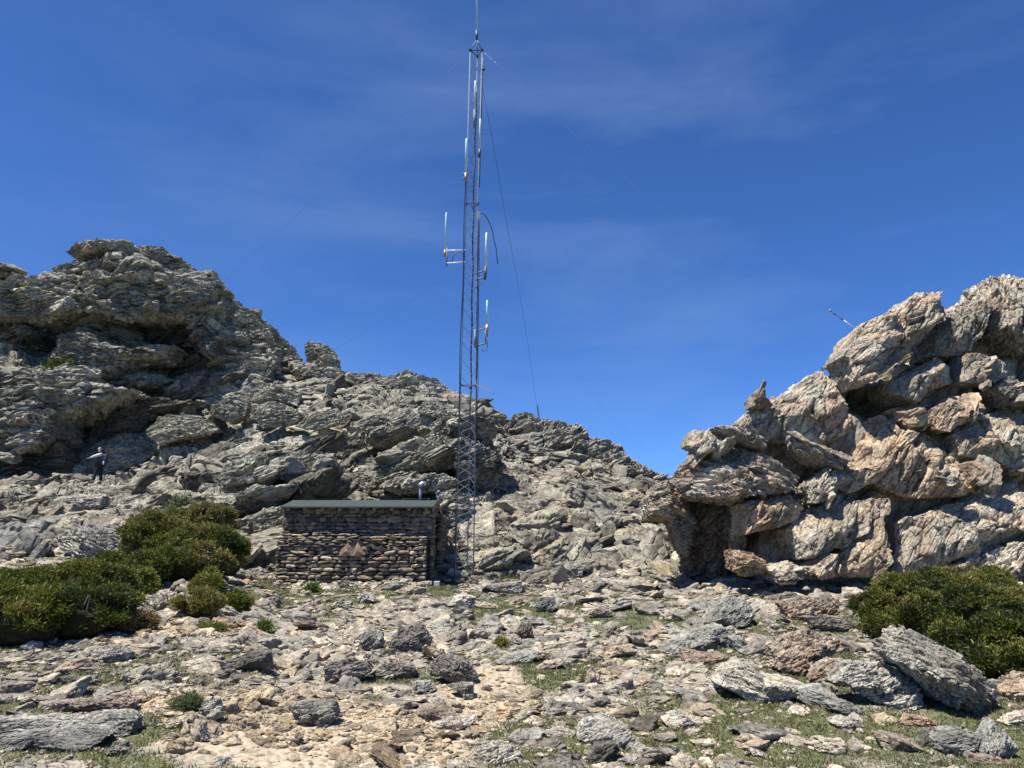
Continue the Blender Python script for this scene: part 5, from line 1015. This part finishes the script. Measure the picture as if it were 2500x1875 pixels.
def shrub(label, blobs, nclump, blades, ln, wd, cols, seed, name='juniper_shrub'):
    """blobs: (u, v, ru, rv, Y) in 2212-wide photo px"""
    C_, R_ = [], []
    for u, v, ru, rv, Y in blobs:
        if Y < 26: Y = min(hit(u / .8848, (v + rv * .92) / .8848), 21.) + .3 * max(ru, rv) * 14 / 1670.5
        c = P(u / .8848, v / .8848, Y); k = Y / 1670.5; C_.append(c); R_.append([ru * k, max(ru, rv) * k * .55, rv * k])
    C_, R_ = np.array(C_), np.array(R_); CB, RB = C_, R_; rr_ = np.random.default_rng(seed + 50); nb_ = 26 if len(blobs) > 3 else 6
    d_ = rr_.normal(0, 1, (len(C_), nb_, 3)); d_[..., 2] = np.abs(d_[..., 2]) * .9 - .1; d_ /= np.linalg.norm(d_, axis=2, keepdims=True)
    sub = C_[:, None] + d_ * R_[:, None] * .88; sr = np.repeat(R_.min(1)[:, None], nb_, 1)[..., None] * rr_.uniform(.14, .42, (len(C_), nb_, 1)) * np.array([1.35, 1, .62])
    C_ = np.concatenate([C_, sub.reshape(-1, 3)]); R_ = np.concatenate([R_ * .84, sr.reshape(-1, 3)])
    V, F, T = foliage(C_, R_, nclump, blades, ln, wd, cols, seed)
    base = C_.mean(0); base[2] = zg(base[0], base[1])[0]; o = empty(name, tuple(base)); tag(o, label, 'shrub')
    keep_world(link(mesh_from('foliage', V, F, T), 'foliage', M_LEAF), o)
    mb = MB(); r = random.Random(seed)
    for c, rd in zip(CB, RB):
        g = zg(c[0], c[1])[0]
        for k in range(5):
            a = r.uniform(0, 6.28); e = Vector(c) + Vector((math.cos(a) * rd[0] * .8, math.sin(a) * rd[1] * .8, rd[2] * r.uniform(.1, .8))); s_ = Vector((c[0] + r.uniform(-.2, .2), c[1], g - .05)); m_ = (s_ + e) / 2 + Vector((r.uniform(-.1, .1), 0, -.1))
            mb.tube([s_, m_, e], [.03, .02, .008], 5)
    part(mb, 'branches', M_TWIG, o, True)
    # dark inner mass of old twigs so the crown is not hollow
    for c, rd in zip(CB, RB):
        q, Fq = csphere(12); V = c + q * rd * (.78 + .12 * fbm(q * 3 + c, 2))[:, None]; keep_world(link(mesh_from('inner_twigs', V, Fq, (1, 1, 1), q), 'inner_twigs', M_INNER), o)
    return o
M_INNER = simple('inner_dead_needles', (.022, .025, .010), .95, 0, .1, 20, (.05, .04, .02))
GR = [(.032, .046, .009), (.078, .096, .013), (.145, .152, .022), (.19, .17, .05)]
BR = [(.035, .052, .010), (.08, .098, .016), (.14, .145, .026), (.185, .155, .05), (.18, .125, .07)]
DK = [(.022, .034, .008), (.055, .07, .012), (.115, .125, .02), (.20, .175, .05), (.13, .10, .05)]
shrub('wide low dark green juniper mat spreading in from the left edge', [(-60, 1330, 110, 75, 14.2), (40, 1345, 110, 65, 13.6), (150, 1335, 110, 60, 13.8), (235, 1325, 70, 50, 14.2), (60, 1290, 110, 50, 15), (180, 1275, 110, 50, 15.4), (270, 1270, 60, 42, 15.8), (-40, 1285, 70, 48, 15.4), (230, 1235, 60, 35, 17)], 26000, 15, .036, .0065, GR, 3)
shrub('tall brownish green juniper sprawling up the bank left of the hut', [(340, 1180, 75, 70, 18.6), (420, 1150, 80, 55, 19.2), (460, 1195, 65, 62, 18.8), (390, 1220, 85, 48, 18.0), (310, 1240, 45, 38, 17.4), (440, 1230, 60, 38, 18.), (455, 1125, 45, 35, 20), (310, 1150, 40, 30, 19), (495, 1215, 32, 36, 19)], 22000, 14, .046, .008, BR, 5)
shrub('small cone-shaped juniper on bare ground between the big juniper and the hut', [(430, 1310, 42, 30, 15.4), (445, 1280, 30, 32, 15.6), (452, 1255, 18, 22, 15.7), (500, 1308, 36, 18, 15.6), (400, 1310, 22, 18, 15.2)], 6500, 14, .036, .007, GR, 7)
shrub('small low juniper tuft at the right tip of the left juniper mat', [(300, 1350, 32, 20, 13.6), (265, 1352, 20, 16, 13.4)], 2400, 14, .032, .006, BR, 8)
shrub('large dense dark green juniper against the right crag behind the tilted boulder', [(1960, 1300, 80, 55, 15.5), (2060, 1290, 90, 55, 15.8), (2130, 1340, 90, 65, 15.0), (2010, 1340, 70, 50, 14.6), (1890, 1320, 42, 45, 15.2), (2170, 1400, 80, 70, 14.2), (2080, 1400, 60, 55, 13), (2230, 1440, 50, 50, 12), (2140, 1440, 40, 34, 12), (1900, 1360, 35, 28, 14.8), (2120, 1265, 60, 35, 16.2), (2190, 1330, 60, 50, 15.2)], 26000, 15, .034, .0062, DK, 9)
shrub('small bright green cushion plant on the sand below the conical juniper', [(560, 1362, 15, 6, 13.2)], 240, 12, .05, .009, [(.09, .12, .02), (.14, .17, .03)], 11, 'cushion_plant')
shrub('flat yellow-flowered cushion plant left of the bright green one', [(455, 1362, 26, 6, 13.2)], 260, 12, .035, .010, [(.10, .13, .03), (.30, .28, .05)], 12, 'cushion_plant')
shrub('yellow-green little plant among pale stones in the centre', [(1112, 1432, 13, 5, 10.6)], 200, 12, .04, .008, [(.10, .13, .02), (.22, .20, .03)], 13, 'cushion_plant')
shrub('thin yellowish plant beside the dark brown upright boulder', [(1082, 1395, 6, 8, 11.6)], 120, 12, .04, .007, [(.12, .13, .03), (.26, .22, .05)], 14, 'cushion_plant')
shrub('grey-green tuft beside the white pointed rock', [(408, 1532, 24, 9, 8.0)], 600, 14, .035, .005, [(.07, .10, .045), (.12, .15, .07)], 15, 'grass_tuft')
shrub('green tuft at the foot of the hut wall', [(675, 1276, 7, 4, 21.4)], 90, 12, .08, .010, [(.07, .11, .02), (.12, .16, .04)], 16, 'grass_tuft')
shrub('small green shrub in a crevice of the left crag', [(130, 808, 20, 14, 43.5)], 200, 12, .25, .04, [(.05, .07, .02), (.09, .11, .03)], 17, 'crevice_plant')
shrub('green plant under the slope behind the upper juniper', [(390, 1100, 22, 12, 27)], 160, 12, .14, .02, [(.10, .13, .06), (.16, .18, .09)], 18, 'crevice_plant')

# ------------------------------------------------------------------ grass: one stuff object
def grass_blades(Nb, y0, y1):
    a = rng.uniform(-.74, .74, Nb); y = np.sqrt(rng.uniform(y0 ** 2, y1 ** 2, Nb)); x = a * y
    tx = fbm(np.stack([x, y, 0 * x], 1) * 3.1, 2); ok = (rng.random(Nb) < np.clip((grassmask(x, y) - .36) * 3.4 + .5 * tx, 0, 1)) & ~blocked(x, y, .15)
    x, y = x[ok], y[ok]; n = len(x); z = zg(x, y); B = 7
    px, py = x[:, None] + rng.normal(0, .035, (n, B)), y[:, None] + rng.normal(0, .035, (n, B)); h = rng.uniform(.010, .036, (n, B)); an = rng.uniform(0, 6.28, (n, B)); w_ = .0022 + .00045 * y[:, None]
    bx, by = px + rng.normal(0, .6, (n, B)) * h, py + rng.normal(0, .6, (n, B)) * h; zz = z[:, None] - .004; c_, s_ = np.cos(an) * w_, np.sin(an) * w_
    o = 0 * c_
    V = np.stack([np.stack([px - c_, py - s_, zz + o], -1), np.stack([px + c_, py + s_, zz + o], -1), np.stack([bx + c_ * .3, by + s_ * .3, zz + h], -1), np.stack([bx - c_ * .3, by - s_ * .3, zz + h], -1)], 2).reshape(-1, 3)
    F = np.arange(n * B)[:, None] * 4 + np.arange(4)[None]
    cc = np.array([(.085, .10, .04), (.13, .145, .06), (.19, .185, .09), (.32, .28, .16)])[rng.choice(4, (n, B), p=[.35, .35, .2, .1])]; cc = cc * rng.uniform(.7, 1.3, (n, B, 1))
    return V, F, np.repeat(cc.reshape(-1, 3), 4, 0)
G = [grass_blades(30000, 5, 11), grass_blades(44000, 10.5, 23), grass_blades(9000, 22, 36)]
o_ = 0; Fs = []
for V, F, T in G: Fs.append(F + o_); o_ += len(V)
V = np.concatenate([g[0] for g in G]); T = np.concatenate([g[2] for g in G]); F = np.concatenate(Fs)
tag(link(mesh_from('grass', V, F, T), 'grass', M_GRASS), 'short sparse alpine grass growing between the stones', 'grass', kind='stuff')
